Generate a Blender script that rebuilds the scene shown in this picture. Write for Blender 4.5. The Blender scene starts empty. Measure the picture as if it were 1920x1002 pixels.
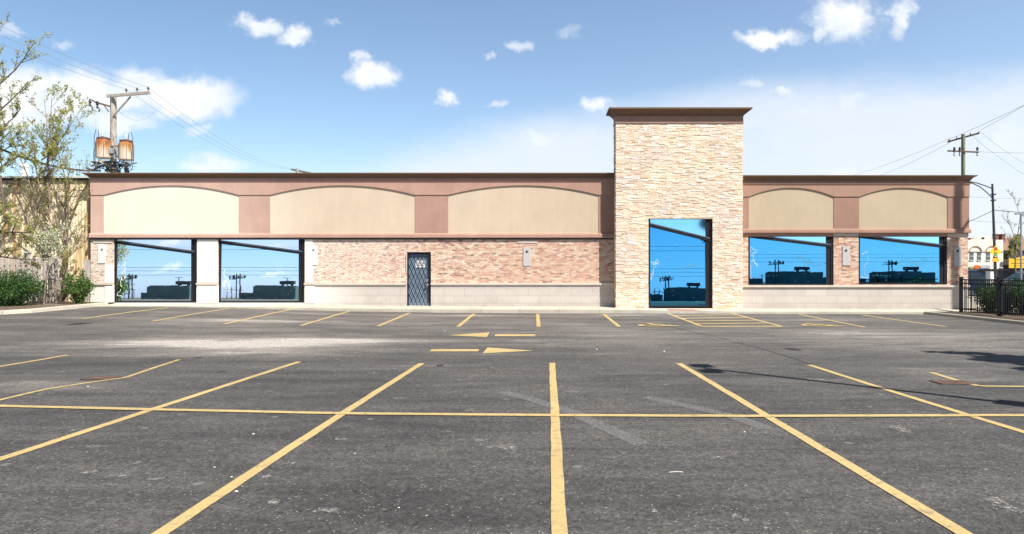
import bpy, math, random
import numpy as np
from mathutils import Vector, Matrix
R = math.radians
S = bpy.context.scene
COL = S.collection
# ------------------------------------------------------------------ camera
FP, CX, CY, CH = 1280.0, 1012.0, 510.0, 1.7      # focal length in photo pixels, vanishing point, eye height
cd = bpy.data.cameras.new('camera'); cam = bpy.data.objects.new('camera', cd); COL.objects.link(cam)
cam.location = (0, 0, CH); cam.rotation_euler = (R(90), 0, 0)
cd.sensor_width = 36; cd.lens = 24.0
cd.shift_x = -(CX-960)/1920; cd.shift_y = (CY-501)/1920
cd.clip_start = .1; cd.clip_end = 3000
S.camera = cam
# ------------------------------------------------------------------ light
SUN_EL, SUN_AZ = 50, 45       # elevation; degrees to the right of straight behind the camera
sd = Vector((math.sin(R(SUN_AZ))*math.cos(R(SUN_EL)), -math.cos(R(SUN_AZ))*math.cos(R(SUN_EL)), math.sin(R(SUN_EL))))
sl = bpy.data.lights.new('sun', 'SUN'); sun = bpy.data.objects.new('sun', sl); COL.objects.link(sun)
sl.energy = 4.85; sl.angle = R(.5); sl.color = (1, .955, .88)
sun.rotation_euler = sd.to_track_quat('Z', 'Y').to_euler(); sun.location = (20, -20, 30)
S.view_settings.view_transform = 'Standard'; S.view_settings.look = 'None'
S.view_settings.gamma = 1; S.view_settings.use_curve_mapping = False
S.view_settings.exposure = .66

class NT:
    """small node helper"""
    def __init__(s, tree): s.t = tree; s.n = tree.nodes; s.l = tree.links
    def node(s, typ, **kw):
        n = s.n.new(typ)
        for k, v in kw.items():
            if k.startswith('i_'):
                key = k[2:]; key = int(key) if key.isdigit() else key
                s.set(n.inputs[key], v)
            else: setattr(n, k, v)
        return n
    def set(s, inp, v):
        if isinstance(v, bpy.types.NodeSocket): s.l.new(v, inp)
        else: inp.default_value = v
    def math(s, op, a, b=0.0, c=None, clamp=False):
        n = s.n.new('ShaderNodeMath'); n.operation = op; n.use_clamp = clamp
        s.set(n.inputs[0], a); s.set(n.inputs[1], b)
        if c is not None: s.set(n.inputs[2], c)
        return n.outputs[0]
    def mix(s, f, a, b, mode='MIX'):
        n = s.n.new('ShaderNodeMix'); n.data_type = 'RGBA'; n.blend_type = mode
        s.set(n.inputs[0], f); s.set(n.inputs[6], a if isinstance(a, bpy.types.NodeSocket) else (*a, 1)[:4])
        s.set(n.inputs[7], b if isinstance(b, bpy.types.NodeSocket) else (*b, 1)[:4])
        return n.outputs[2]
    def ramp(s, f, stops, interp='LINEAR'):
        n = s.n.new('ShaderNodeValToRGB'); s.set(n.inputs[0], f); r = n.color_ramp; r.interpolation = interp
        while len(r.elements) < len(stops): r.elements.new(.5)
        for e, (p, c) in zip(r.elements, stops):
            e.position = p; e.color = (*c, 1) if not isinstance(c, (int, float)) else (c, c, c, 1)
        return n.outputs[0]
    def maprange(s, v, a, b, c=0., d=1., typ='SMOOTHSTEP'):
        n = s.n.new('ShaderNodeMapRange'); n.interpolation_type = typ
        for i, x in enumerate((v, a, b, c, d)): s.set(n.inputs[i], x)
        return n.outputs[0]
    def pos(s): return s.node('ShaderNodeNewGeometry').outputs['Position']
    def sep(s, v): n = s.n.new('ShaderNodeSeparateXYZ'); s.l.new(v, n.inputs[0]); return n.outputs
    def comb(s, x=0., y=0., z=0.):
        n = s.n.new('ShaderNodeCombineXYZ'); s.set(n.inputs[0], x); s.set(n.inputs[1], y); s.set(n.inputs[2], z); return n.outputs[0]
    def scaled(s, v, sc):
        n = s.n.new('ShaderNodeVectorMath'); n.operation = 'MULTIPLY'; s.l.new(v, n.inputs[0]); n.inputs[1].default_value = sc; return n.outputs[0]
    def noise(s, v, scale, detail=3., rough=.55, dist=0.):
        n = s.n.new('ShaderNodeTexNoise'); s.l.new(v, n.inputs['Vector']); n.inputs['Scale'].default_value = scale
        n.inputs['Detail'].default_value = detail; n.inputs['Roughness'].default_value = rough; n.inputs['Distortion'].default_value = dist
        return n.outputs[0]

# ------------------------------------------------------------------ sky
W = bpy.data.worlds.new('World'); S.world = W; W.use_nodes = True
wt = NT(W.node_tree); W.node_tree.nodes.clear()
sky = wt.node('ShaderNodeTexSky', sky_type='NISHITA', sun_disc=False, sun_elevation=R(SUN_EL), sun_rotation=R(180-SUN_AZ),
              altitude=200, air_density=1.0, dust_density=.6, ozone_density=2.2)
tc = wt.node('ShaderNodeTexCoord').outputs['Generated']
sx, sy, sz = wt.sep(tc)
# direction co-ordinates: u runs east, v runs up, in front (north) and behind (south)
ay = wt.math('MAXIMUM', wt.math('ABSOLUTE', sy), .08)
u = wt.math('DIVIDE', sx, ay); v = wt.math('DIVIDE', sz, ay)
uv = wt.comb(u, v, 0.)
n1 = wt.noise(uv, 16., 7., .62); n2 = wt.noise(wt.comb(v, u, 3.), 14., 7., .62)
n4 = wt.noise(uv, 52., 5., .6); n5 = wt.noise(wt.comb(v, u, 7.), 48., 5., .6)
n3 = wt.noise(wt.scaled(uv, (1., 2.2, 1.)), 4., 6., .6)
wu = wt.math('ADD', wt.math('ADD', u, wt.math('MULTIPLY', wt.math('SUBTRACT', n1, .5), .095)), wt.math('MULTIPLY', wt.math('SUBTRACT', n4, .5), .03))
wv = wt.math('ADD', wt.math('ADD', v, wt.math('MULTIPLY', wt.math('SUBTRACT', n2, .5), .06)), wt.math('MULTIPLY', wt.math('SUBTRACT', n5, .5), .02))
front = wt.math('GREATER_THAN', sy, 0.)
def blob(px, py, rx, ry, amp=1., back=False, soft=.95):
    cu, cv = (px-CX)/FP, (CY-py)/FP
    a = wt.math('DIVIDE', wt.math('SUBTRACT', wu, cu), rx/FP)
    b = wt.math('DIVIDE', wt.math('SUBTRACT', wv, cv), ry/FP)
    d = wt.math('SQRT', wt.math('ADD', wt.math('MULTIPLY', a, a), wt.math('MULTIPLY', b, b)))
    return wt.maprange(d, 1.2, 1.2-soft, 0., amp)
clouds = [(130, 180, 150, 56, 1.25), (250, 170, 95, 46, 1.25), (345, 185, 118, 46, 1.3), (225, 228, 75, 26, .8), (40, 190, 90, 66, 1.3),
          (482, 46, 50, 20, 1.05), (548, 66, 44, 22, 1.05), (700, 142, 54, 27, 1.15), (682, 112, 26, 12, .7), (838, 180, 26, 13, .85), (972, 90, 28, 13, .6), (918, 104, 14, 8, .5),
          (1120, 197, 38, 17, .85), (1446, 74, 58, 20, 1.1), (1578, 38, 72, 48, 1.2), (1530, 64, 26, 20, .8), (1685, 26, 32, 34, .9), (1470, 170, 24, 12, .6),
          (940, 196, 22, 9, .5), (112, 88, 26, 12, .4), (15, 55, 34, 16, .5), (400, 308, 70, 20, .8), (372, 248, 34, 16, .5), (1005, 262, 34, 14, .5),
          (1410, 155, 26, 12, .45), (1610, 325, 60, 14, .5), (1900, 270, 60, 40, .4), (625, 45, 18, 8, .3), (1070, 60, 34, 12, .25), (1600, 190, 30, 12, .35)]
acc = None
for c in clouds:
    m = blob(*c)
    acc = m if acc is None else wt.math('MAXIMUM', acc, m)
backc = None  # unseen clouds added behind the camera, one for each pane's oval reflection
for cpx, cv_, crx in [(322, 48, 30), (520, 48, 30), (1294, 61, 20), (1505, 37, 30), (1714, 37, 30)]:
    m = blob(cpx, CY-cv_, crx, 6, .8)
    backc = m if backc is None else wt.math('MAXIMUM', backc, m)
backc = wt.math('MULTIPLY', backc, wt.math('SUBTRACT', 1., front))
acc = wt.math('MINIMUM', wt.math('MULTIPLY', acc, front), .97)
# generic small clouds for the rest of the dome (east, west and overhead)
rest = wt.noise(wt.scaled(tc, (1., 1., 2.4)), 3.4, 8., .6)
side = wt.maprange(wt.math('ABSOLUTE', sx), .62, .8)
up = wt.maprange(sz, .45, .6)
rest = wt.math('MULTIPLY', wt.maprange(rest, .60, .74), wt.math('MAXIMUM', side, up))
acc = wt.math('MAXIMUM', wt.math('MAXIMUM', acc, rest), backc)
# thin high veil rising towards the east
a = wt.math('DIVIDE', wt.math('SUBTRACT', wu, .82), 1.30)
edge = wt.math('MULTIPLY', wt.math('SQRT', wt.math('MAXIMUM', wt.math('SUBTRACT', 1., wt.math('MULTIPLY', a, a)), 0.)), .305)
edge = wt.math('ADD', edge, wt.math('MULTIPLY', wt.math('SUBTRACT', n3, .5), .06))
dv = wt.math('SUBTRACT', edge, v)
veil = wt.math('MULTIPLY', wt.maprange(dv, -.02, .06), wt.maprange(n3, .2, .62, .62, .93))
veil = wt.math('MULTIPLY', veil, front)
lowhaze = wt.math('MULTIPLY', wt.maprange(wt.math('ABSOLUTE', v), .22, 0.), wt.math('MULTIPLY', front, .5))
veil = wt.math('MAXIMUM', veil, lowhaze)
nf = wt.maprange(sy, -.35, .15)
low = wt.maprange(wt.math('ABSOLUTE', sz), .10, .22)
tint = wt.mix(nf, wt.mix(low, (.58, .74, 1.02), (.52, .49, .45)), wt.mix(wt.maprange(sx, -.55, .5, 0., 1., 'LINEAR'), (.93, .96, .94), (1.29, 1.20, 1.12)))
skyc = wt.mix(1., sky.outputs[0], tint, 'MULTIPLY')
vl = wt.math('MULTIPLY', wt.maprange(sz, .075, .0), wt.math('SUBTRACT', 1., nf))
skyc = wt.mix(vl, skyc, wt.mix(1., skyc, (1.2, 1.12, 1.45), 'MULTIPLY'))
zen = wt.maprange(sz, .42, .75, 1.11, .55)
skyc = wt.mix(1., skyc, wt.comb(zen, zen, zen), 'MULTIPLY')
SKYG = 1.0
cshade = wt.maprange(n1, .3, .62)
cloudc = wt.mix(cshade, (5.5, 6.0, 6.6), (6.8, 6.85, 6.9))
c1 = wt.mix(veil, skyc, (5.5, 5.9, 6.45))
c2 = wt.mix(acc, c1, cloudc)
bg = wt.node('ShaderNodeBackground', i_Color=c2, i_Strength=.1)
wo = wt.node('ShaderNodeOutputWorld', i_Surface=bg.outputs[0])

# ------------------------------------------------------------------ materials
MATS = {}
def mat(name, col=(.5, .5, .5), rough=.8, metal=0., var=0., vscale=6., bump=0., bscale=40., fn=None, spec=.5, emit=None):
    if name in MATS: return MATS[name]
    m = bpy.data.materials.new(name); m.use_nodes = True; t = NT(m.node_tree)
    p = m.node_tree.nodes['Principled BSDF']
    p.inputs['Roughness'].default_value = rough; p.inputs['Metallic'].default_value = metal
    p.inputs['Specular IOR Level'].default_value = spec
    p.inputs['Base Color'].default_value = (*col, 1)
    P = t.pos()
    if var:
        n = t.noise(P, vscale, 5., .6)
        f = t.maprange(n, .3, .7, 1-var, 1+var, 'LINEAR')
        t.set(p.inputs['Base Color'], t.mix(1., col, t.comb(f, f, f), 'MULTIPLY'))
    if bump:
        b = t.node('ShaderNodeBump', i_Strength=bump, i_Distance=.02, i_Height=t.noise(P, bscale, 4., .6))
        t.l.new(b.outputs[0], p.inputs['Normal'])
    if fn: fn(t, p, P)
    MATS[name] = m
    return m

def facade_uv(t, P):
    x, y, z = t.sep(P); return t.comb(t.math('ADD', x, y), z, 0.)
def fn_brick(t, p, P):
    x, y, z = t.sep(P)
    uvv = facade_uv(t, P)
    b = t.node('ShaderNodeTexBrick', i_Vector=uvv, i_Scale=1.0)
    for k, vv in (('Mortar Size', .006), ('Mortar Smooth', .25), ('Bias', 0.), ('Brick Width', .21), ('Row Height', .072)): b.inputs[k].default_value = vv
    b.inputs['Color1'].default_value = (0, 0, 0, 1); b.inputs['Color2'].default_value = (1, 1, 1, 1); b.inputs['Mortar'].default_value = (.5, .5, .5, 1)
    r = t.ramp(b.outputs['Color'], [(0, (.16, .10, .08)), (.08, (.38, .18, .13)), (.28, (.55, .29, .20)), (.5, (.60, .40, .26)), (.68, (.64, .48, .34)), (.85, (.72, .60, .47)), (1, (.44, .20, .14))])
    big = t.noise(P, .9, 4., .6)
    r = t.mix(t.maprange(big, .35, .7, 0., .42), r, (.56, .30, .22))
    dk = t.noise(t.scaled(P, (3.5, 1., 9.)), 1.6, 3., .6)
    r = t.mix(t.maprange(dk, .62, .75, 0., .55), r, (.20, .13, .10))
    wh = t.noise(t.scaled(P, (3., 1., 8.)), 2.3, 3., .6)
    # pale patches, with the west end's blown-out brightness painted into the brick
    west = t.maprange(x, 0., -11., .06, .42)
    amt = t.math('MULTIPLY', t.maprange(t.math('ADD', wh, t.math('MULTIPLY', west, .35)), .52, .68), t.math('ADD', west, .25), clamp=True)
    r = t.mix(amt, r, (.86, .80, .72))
    c = t.mix(b.outputs['Fac'], r, (.54, .46, .38))
    t.set(p.inputs['Base Color'], c)
    fine = t.noise(P, 60., 3.)
    h = t.math('ADD', t.math('MULTIPLY', b.outputs['Fac'], -1.), t.math('MULTIPLY', t.math('ADD', t.sep(b.outputs['Color'])[0], fine), .35))
    bu = t.node('ShaderNodeBump', i_Strength=.55, i_Distance=.012, i_Height=h); t.l.new(bu.outputs[0], p.inputs['Normal'])
def fn_block(t, p, P):
    x, y, z = t.sep(P)
    uvv = facade_uv(t, P)
    b = t.node('ShaderNodeTexBrick', i_Vector=uvv, i_Scale=1.0)
    for k, vv in (('Mortar Size', .006), ('Mortar Smooth', .3), ('Bias', 0.), ('Brick Width', .92), ('Row Height', .33)): b.inputs[k].default_value = vv
    b.inputs['Color1'].default_value = (.50, .45, .41, 1); b.inputs['Color2'].default_value = (.56, .505, .46, 1); b.inputs['Mortar'].default_value = (.33, .29, .26, 1)
    st = t.maprange(t.noise(P, 1.1, 6., .65, .6), .44, .68, 0., .55)
    c = t.mix(st, b.outputs['Color'], (.42, .37, .35))
    st2 = t.maprange(t.noise(t.scaled(P, (1.6, 1, .7)), 1.7, 5., .6), .6, .75, 0., .35)
    c = t.mix(st2, c, (.62, .48, .30))
    c = t.mix(t.maprange(x, -7., -11., 0., .8), c, (.86, .83, .78))  # blown-out brightness of the west end painted into the blocks
    low = t.maprange(z, .6, .15, 0., .6)
    c = t.mix(t.math('MULTIPLY', low, t.noise(P, 5., 3.)), c, (.3, .27, .24))
    t.set(p.inputs['Base Color'], c)
    bu = t.node('ShaderNodeBump', i_Strength=.4, i_Distance=.01, i_Height=t.math('ADD', t.math('MULTIPLY', b.outputs['Fac'], -1.), t.math('MULTIPLY', t.noise(P, 45., 3.), .3)))
    t.l.new(bu.outputs[0], p.inputs['Normal'])
def stucco(c, blown_out, streak=.08):
    def fn(t, p, P):
        x, y, z = t.sep(P)
        g = t.noise(P, 1.2, 5., .6)
        s2 = t.noise(t.scaled(P, (3., 1., .35)), 2., 4., .6)
        f = t.math('ADD', t.maprange(g, .3, .7, 1-streak, 1+streak, 'LINEAR'), t.maprange(s2, .3, .7, -streak*.5, streak*.5, 'LINEAR'))
        fine = t.noise(P, 70., 3., .7)
        f = t.math('MULTIPLY', f, t.maprange(fine, .3, .7, .94, 1.06, 'LINEAR'))
        east = t.mix(t.maprange(x, -6., 10., 0., 1.), c, (c[0]*.80, c[1]*.79, c[2]*.74))   # weaker sun at the east end painted in as a darker tone
        col = t.mix(t.maprange(x, -9., -14.5, 0., 1.), east, blown_out)        # overexposed brightness of the west end put into the colour
        t.set(p.inputs['Base Color'], t.mix(1., col, t.comb(f, f, f), 'MULTIPLY'))
        bu = t.node('ShaderNodeBump', i_Strength=.35, i_Distance=.008, i_Height=t.noise(P, 90., 3., .7)); t.l.new(bu.outputs[0], p.inputs['Normal'])
    return fn
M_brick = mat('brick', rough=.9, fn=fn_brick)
M_block = mat('stone_block', rough=.85, fn=fn_block)
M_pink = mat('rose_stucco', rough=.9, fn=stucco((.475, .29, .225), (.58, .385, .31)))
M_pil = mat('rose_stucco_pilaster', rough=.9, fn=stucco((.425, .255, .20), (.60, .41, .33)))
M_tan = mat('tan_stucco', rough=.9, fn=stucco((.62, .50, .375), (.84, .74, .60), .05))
M_white = mat('blown_out_white', (.84, .80, .73), .7, var=.04, bump=.2)  # white that stands for overexposed brightness near the west windows
M_corn = mat('brown_cornice', (.16, .088, .05), .6, var=.12, bump=.15)
M_corntop = mat('metal_coping', (.17, .11, .065), .45, var=.1)
M_sill = mat('sill_stone', (.62, .54, .46), .8, var=.1, vscale=3, bump=.2)
M_black = mat('black_aluminium', (.010, .011, .015), .6, var=.2, spec=.3)
M_bframe = mat('dark_frame', (.08, .10, .13), .4, var=.2)
M_conc = None
def fn_conc(t, p, P):
    a1 = t.noise(P, 1.3, 6., .65); a2 = t.noise(P, 38., 4., .7)
    c = t.ramp(a1, [(.3, (.40, .36, .29)), (.5, (.52, .47, .385)), (.72, (.60, .55, .46))])
    c = t.mix(t.maprange(a2, .3, .7, 0., .3), c, (.38, .34, .28))
    x, y, z = t.sep(P)
    jt = t.math('ABSOLUTE', t.math('SUBTRACT', t.math('FRACT', t.math('DIVIDE', x, 1.62)), .5))
    c = t.mix(t.maprange(jt, .008, .0, 0., .75, 'LINEAR'), c, (.16, .14, .12))
    t.set(p.inputs['Base Color'], c)
    bu = t.node('ShaderNodeBump', i_Strength=.25, i_Distance=.01, i_Height=a2); t.l.new(bu.outputs[0], p.inputs['Normal'])
M_conc = mat('concrete', rough=.9, fn=fn_conc)
def fn_asphalt(t, p, P):
    at = t.node('ShaderNodeAttribute', attribute_name='dust')
    dust = at.outputs['Fac']
    st = t.noise(t.scaled(P, (.22, 1.0, 1.)), 1.1, 6., .62, .4)      # wind-blown streaks running across the lot
    st2 = t.noise(t.scaled(P, (.5, 1.6, 1.)), 2.6, 5., .6)
    big = t.noise(P, .16, 4., .6)
    f = t.math('ADD', t.math('ADD', t.math('MULTIPLY', t.math('SUBTRACT', st, .5), 1.0), t.math('MULTIPLY', t.math('SUBTRACT', st2, .5), .55)), t.math('MULTIPLY', t.math('SUBTRACT', big, .5), .5))
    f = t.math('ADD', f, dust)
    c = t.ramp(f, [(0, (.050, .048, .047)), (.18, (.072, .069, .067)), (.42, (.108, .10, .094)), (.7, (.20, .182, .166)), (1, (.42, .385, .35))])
    # aggregate
    vo = t.node('ShaderNodeTexVoronoi', i_Vector=P, i_Scale=70.)
    cell = t.sep(vo.outputs['Color'])[0]
    c = t.mix(1., c, t.mix(cell, (.6, .6, .6), (1.42, 1.41, 1.4)), 'MULTIPLY')
    vo3 = t.node('ShaderNodeTexVoronoi', i_Vector=P, i_Scale=26.)
    c2_ = t.sep(vo3.outputs['Color'])[1]
    c = t.mix(1., c, t.mix(c2_, (.78, .78, .78), (1.22, 1.22, 1.22)), 'MULTIPLY')
    # pale grit and stone chips
    vo2 = t.node('ShaderNodeTexVoronoi', i_Vector=P, i_Scale=9.)
    big2 = t.math('GREATER_THAN', t.sep(vo2.outputs['Color'])[1], .86)
    spot = t.math('MULTIPLY', t.maprange(vo2.outputs['Distance'], .13, .06), big2)
    clump = t.maprange(t.noise(P, .8, 3.), .38, .6)
    c = t.mix(t.math('MULTIPLY', spot, t.math('MULTIPLY', clump, .85)), c, (.42, .40, .37))
    vo4 = t.node('ShaderNodeTexVoronoi', i_Vector=P, i_Scale=2.6)
    keep = t.math('GREATER_THAN', t.sep(vo4.outputs['Color'])[0], .72)
    wob = t.noise(P, 22., 4., .7)
    sc = t.math('MULTIPLY', t.maprange(t.math('ADD', vo4.outputs['Distance'], t.math('MULTIPLY', wob, .35)), .33, .22), keep)
    c = t.mix(t.math('MULTIPLY', sc, .45), c, (.30, .285, .27))
    vo5 = t.node('ShaderNodeTexVoronoi', i_Vector=P, i_Scale=24.)
    k5 = t.math('MULTIPLY', t.math('GREATER_THAN', t.sep(vo5.outputs['Color'])[2], .93), t.maprange(vo5.outputs['Distance'], .2, .1))
    c = t.mix(t.math('MULTIPLY', k5, .8), c, (.40, .38, .33))
    # hairline cracks
    cr = t.node('ShaderNodeTexVoronoi', feature='DISTANCE_TO_EDGE', i_Scale=.16)
    t.l.new(t.comb(*[t.math('ADD', q, t.math('MULTIPLY', t.noise(P, 1.5, 4.), .9)) for q in t.sep(P)[:2]]), cr.inputs['Vector'])
    crm = t.math('MULTIPLY', t.maprange(cr.outputs['Distance'], .0035, .001, 0., .5), t.maprange(t.noise(P, .3, 2.), .5, .6))
    c = t.mix(crm, c, (.03, .03, .03))
    t.set(p.inputs['Base Color'], c)
    h = t.math('ADD', t.math('MULTIPLY', cell, .6), t.math('MULTIPLY', t.noise(P, 120., 2.), .6))
    bu = t.node('ShaderNodeBump', i_Strength=.5, i_Distance=.008, i_Height=h); t.l.new(bu.outputs[0], p.inputs['Normal'])
M_asph = mat('asphalt', rough=.92, fn=fn_asphalt, spec=.3)
def worn(c1, c2, thr=.66):
    def fn(t, p, P):
        w = t.maprange(t.noise(P, 9., 6., .7), thr-.12, thr+.04, 0., .75)
        v2 = t.node('ShaderNodeTexVoronoi', i_Vector=P, i_Scale=75.)
        cell = t.sep(v2.outputs['Color'])[0]
        w2 = t.math('MULTIPLY', t.math('GREATER_THAN', cell, .9), .35)
        lg = t.maprange(t.noise(P, .9, 4.), .3, .7, .88, 1.08, 'LINEAR')
        c = t.mix(t.math('MAXIMUM', w, w2), c1, c2)
        t.set(p.inputs['Base Color'], t.mix(1., c, t.comb(lg, lg, lg), 'MULTIPLY'))
        bu = t.node('ShaderNodeBump', i_Strength=.4, i_Distance=.006, i_Height=cell); t.l.new(bu.outputs[0], p.inputs['Normal'])
    return fn
M_yel = mat('yellow_paint', rough=.75, fn=worn((.53, .39, .165), (.20, .17, .115), .64))
M_yel_thin = mat('thin_yellow_paint', rough=.8, fn=worn((.50, .37, .16), (.13, .12, .10), .6))
def fn_glass(tint):
    def fn(t, p, P):
        n = t.noise(P, 1.6, 2.)
        f = t.noise(P, 30., 4.)
        c = t.mix(t.maprange(f, .35, .65, 0., .12), tint, tuple(min(1, q*1.3+.05) for q in tint))
        t.set(p.inputs['Base Color'], c)
        bu = t.node('ShaderNodeBump', i_Strength=.01, i_Distance=.02, i_Height=n); t.l.new(bu.outputs[0], p.inputs['Normal'])
    return fn
M_gl_pale = mat('pale_blue_film_glass', rough=.006, metal=1, fn=fn_glass((.86, 1., 1.)))
M_gl_deep = mat('deep_blue_film_glass', rough=.006, metal=1, fn=fn_glass((.115, .45, .68)))
M_gl_top = mat('light_film_glass', rough=.06, metal=1, fn=fn_glass((.42, .80, 1.)))
M_gl_white = mat('white_film_glass', rough=.03, metal=1, fn=fn_glass((.97, .98, 1.)))
M_scratch = mat('scratched_film', (.8, .8, .78), .6)
M_steel = mat('door_blue_steel', (.17, .225, .30), .5, var=.1, bump=.05)
M_plate = mat('plate_grey', (.50, .47, .46), .6, var=.08, vscale=10)
M_signw = mat('white_sign', (.82, .82, .82), .5)
M_ink = mat('sign_ink', (.02, .02, .05), .6)
M_inkb = mat('sign_blue', (.05, .04, .35), .6)
M_wood = mat('weathered_pole_wood', rough=.9, fn=lambda t, p, P: (t.set(p.inputs['Base Color'], t.ramp(t.noise(t.scaled(P, (9., 9., .8)), 2.2, 5., .65), [(.3, (.20, .17, .135)), (.5, (.38, .335, .28)), (.7, (.52, .475, .42))])), None)[1])
M_gpole = mat('greenish_pole_wood', rough=.9, fn=lambda t, p, P: (t.set(p.inputs['Base Color'], t.ramp(t.noise(t.scaled(P, (7., 7., .9)), 1.6, 4., .6), [(.3, (.10, .11, .07)), (.55, (.22, .25, .15)), (.75, (.33, .33, .18))])), None)[1])
M_armw = mat('dark_arm_wood', (.12, .085, .06), .9, var=.25)
def fn_rustcan(t, p, P):
    x, y, z = t.sep(P)
    streak = t.noise(t.scaled(P, (5., 5., .45)), 1.6, 5., .65)
    drip = t.maprange(z, 8.05, 8.95, -.22, .32, 'LINEAR')
    c = t.ramp(t.math('ADD', streak, drip), [(.38, (.52, .44, .35)), (.52, (.46, .34, .21)), (.64, (.42, .19, .06)), (.8, (.26, .075, .02))])
    t.set(p.inputs['Base Color'], c)
M_can = mat('rusty_can', rough=.7, fn=fn_rustcan)
M_rust = mat('rust', (.13, .075, .055), .85, var=.35, vscale=5)
M_wire = mat('wire_black', (.02, .02, .022), .6)
M_wireg = mat('wire_grey', (.30, .31, .33), .6)
M_porc = mat('porcelain', (.75, .76, .78), .25)
M_dkmetal = mat('dark_metal', (.035, .035, .04), .5, var=.2)
M_grey = mat('galvanised', (.36, .37, .38), .45, metal=.6, var=.1)
def fn_corr(t, p, P):
    x, y, z = t.sep(P)
    s1 = t.noise(t.scaled(P, (4., 4., .22)), 1.5, 6., .68)
    s2 = t.noise(t.scaled(P, (.8, .8, .2)), 1.2, 3., .6)
    c = t.ramp(t.math('ADD', t.math('MULTIPLY', s1, .7), t.math('MULTIPLY', s2, .35)), [(.46, (.86, .76, .56)), (.56, (.78, .65, .43)), (.62, (.60, .36, .15)), (.72, (.34, .15, .05))])
    t.set(p.inputs['Base Color'], c)
M_corr = mat('rusty_tan_siding', rough=.7, fn=fn_corr)
M_rooft = mat('dark_roof', (.06, .055, .05), .9, var=.2)
M_roofw = mat('pale_gutter', (.62, .62, .60), .6)
M_fencew = mat('grey_fence_board', rough=.95, fn=lambda t, p, P: (t.set(p.inputs['Base Color'], t.ramp(t.noise(t.scaled(P, (14., 14., .9)), 1.3, 5., .65), [(.3, (.28, .23, .20)), (.5, (.50, .44, .39)), (.72, (.64, .58, .52))])), None)[1])
def fn_soil(t, p, P):
    n = t.noise(P, 14., 6., .7)
    t.set(p.inputs['Base Color'], t.ramp(n, [(.3, (.05, .034, .022)), (.5, (.12, .085, .058)), (.7, (.26, .20, .15))]))
    bu = t.node('ShaderNodeBump', i_Strength=.9, i_Distance=.04, i_Height=n); t.l.new(bu.outputs[0], p.inputs['Normal'])
M_soil = mat('mulch_soil', rough=1., fn=fn_soil)
def leafmat(name, cols, trans=.25):
    def fn(t, p, P):
        oi = t.node('ShaderNodeAttribute', attribute_name='tone')
        c = t.ramp(oi.outputs['Fac'], [(i/(len(cols)-1), q) for i, q in enumerate(cols)])
        t.set(p.inputs['Base Color'], c)
        tr = t.node('ShaderNodeBsdfTranslucent', i_Color=c)
        mx = t.node('ShaderNodeMixShader', i_0=trans)
        t.l.new(p.outputs[0], mx.inputs[1]); t.l.new(tr.outputs[0], mx.inputs[2])
        out = [n for n in t.n if n.type == 'OUTPUT_MATERIAL'][0]
        t.l.new(mx.outputs[0], out.inputs[0])
    return mat(name, rough=.6, fn=fn, spec=.3)
M_leaf_spring = leafmat('spring_leaves', [(.20, .23, .05), (.36, .38, .10), (.48, .48, .17), (.58, .52, .28)], .45)
M_leaf_bud = leafmat('spring_buds', [(.16, .12, .07), (.26, .20, .12), (.24, .25, .10)], .3)
M_leaf_blossom = leafmat('blossom_leaves', [(.13, .20, .05), (.24, .32, .10), (.70, .70, .55), (.82, .80, .72)], .3)
M_leaf_dark = leafmat('evergreen_leaves', [(.015, .04, .012), (.03, .08, .022), (.06, .14, .03), (.12, .22, .05)], .2)
M_leaf_mid = leafmat('shrub_leaves', [(.03, .07, .02), (.08, .15, .03), (.15, .24, .06)], .25)
M_bark = mat('bark', (.25, .19, .14), .95, var=.35, vscale=9, bump=.5, bscale=18)
M_barkd = mat('dark_bark', (.13, .10, .075), .95, var=.35, vscale=9)

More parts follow.
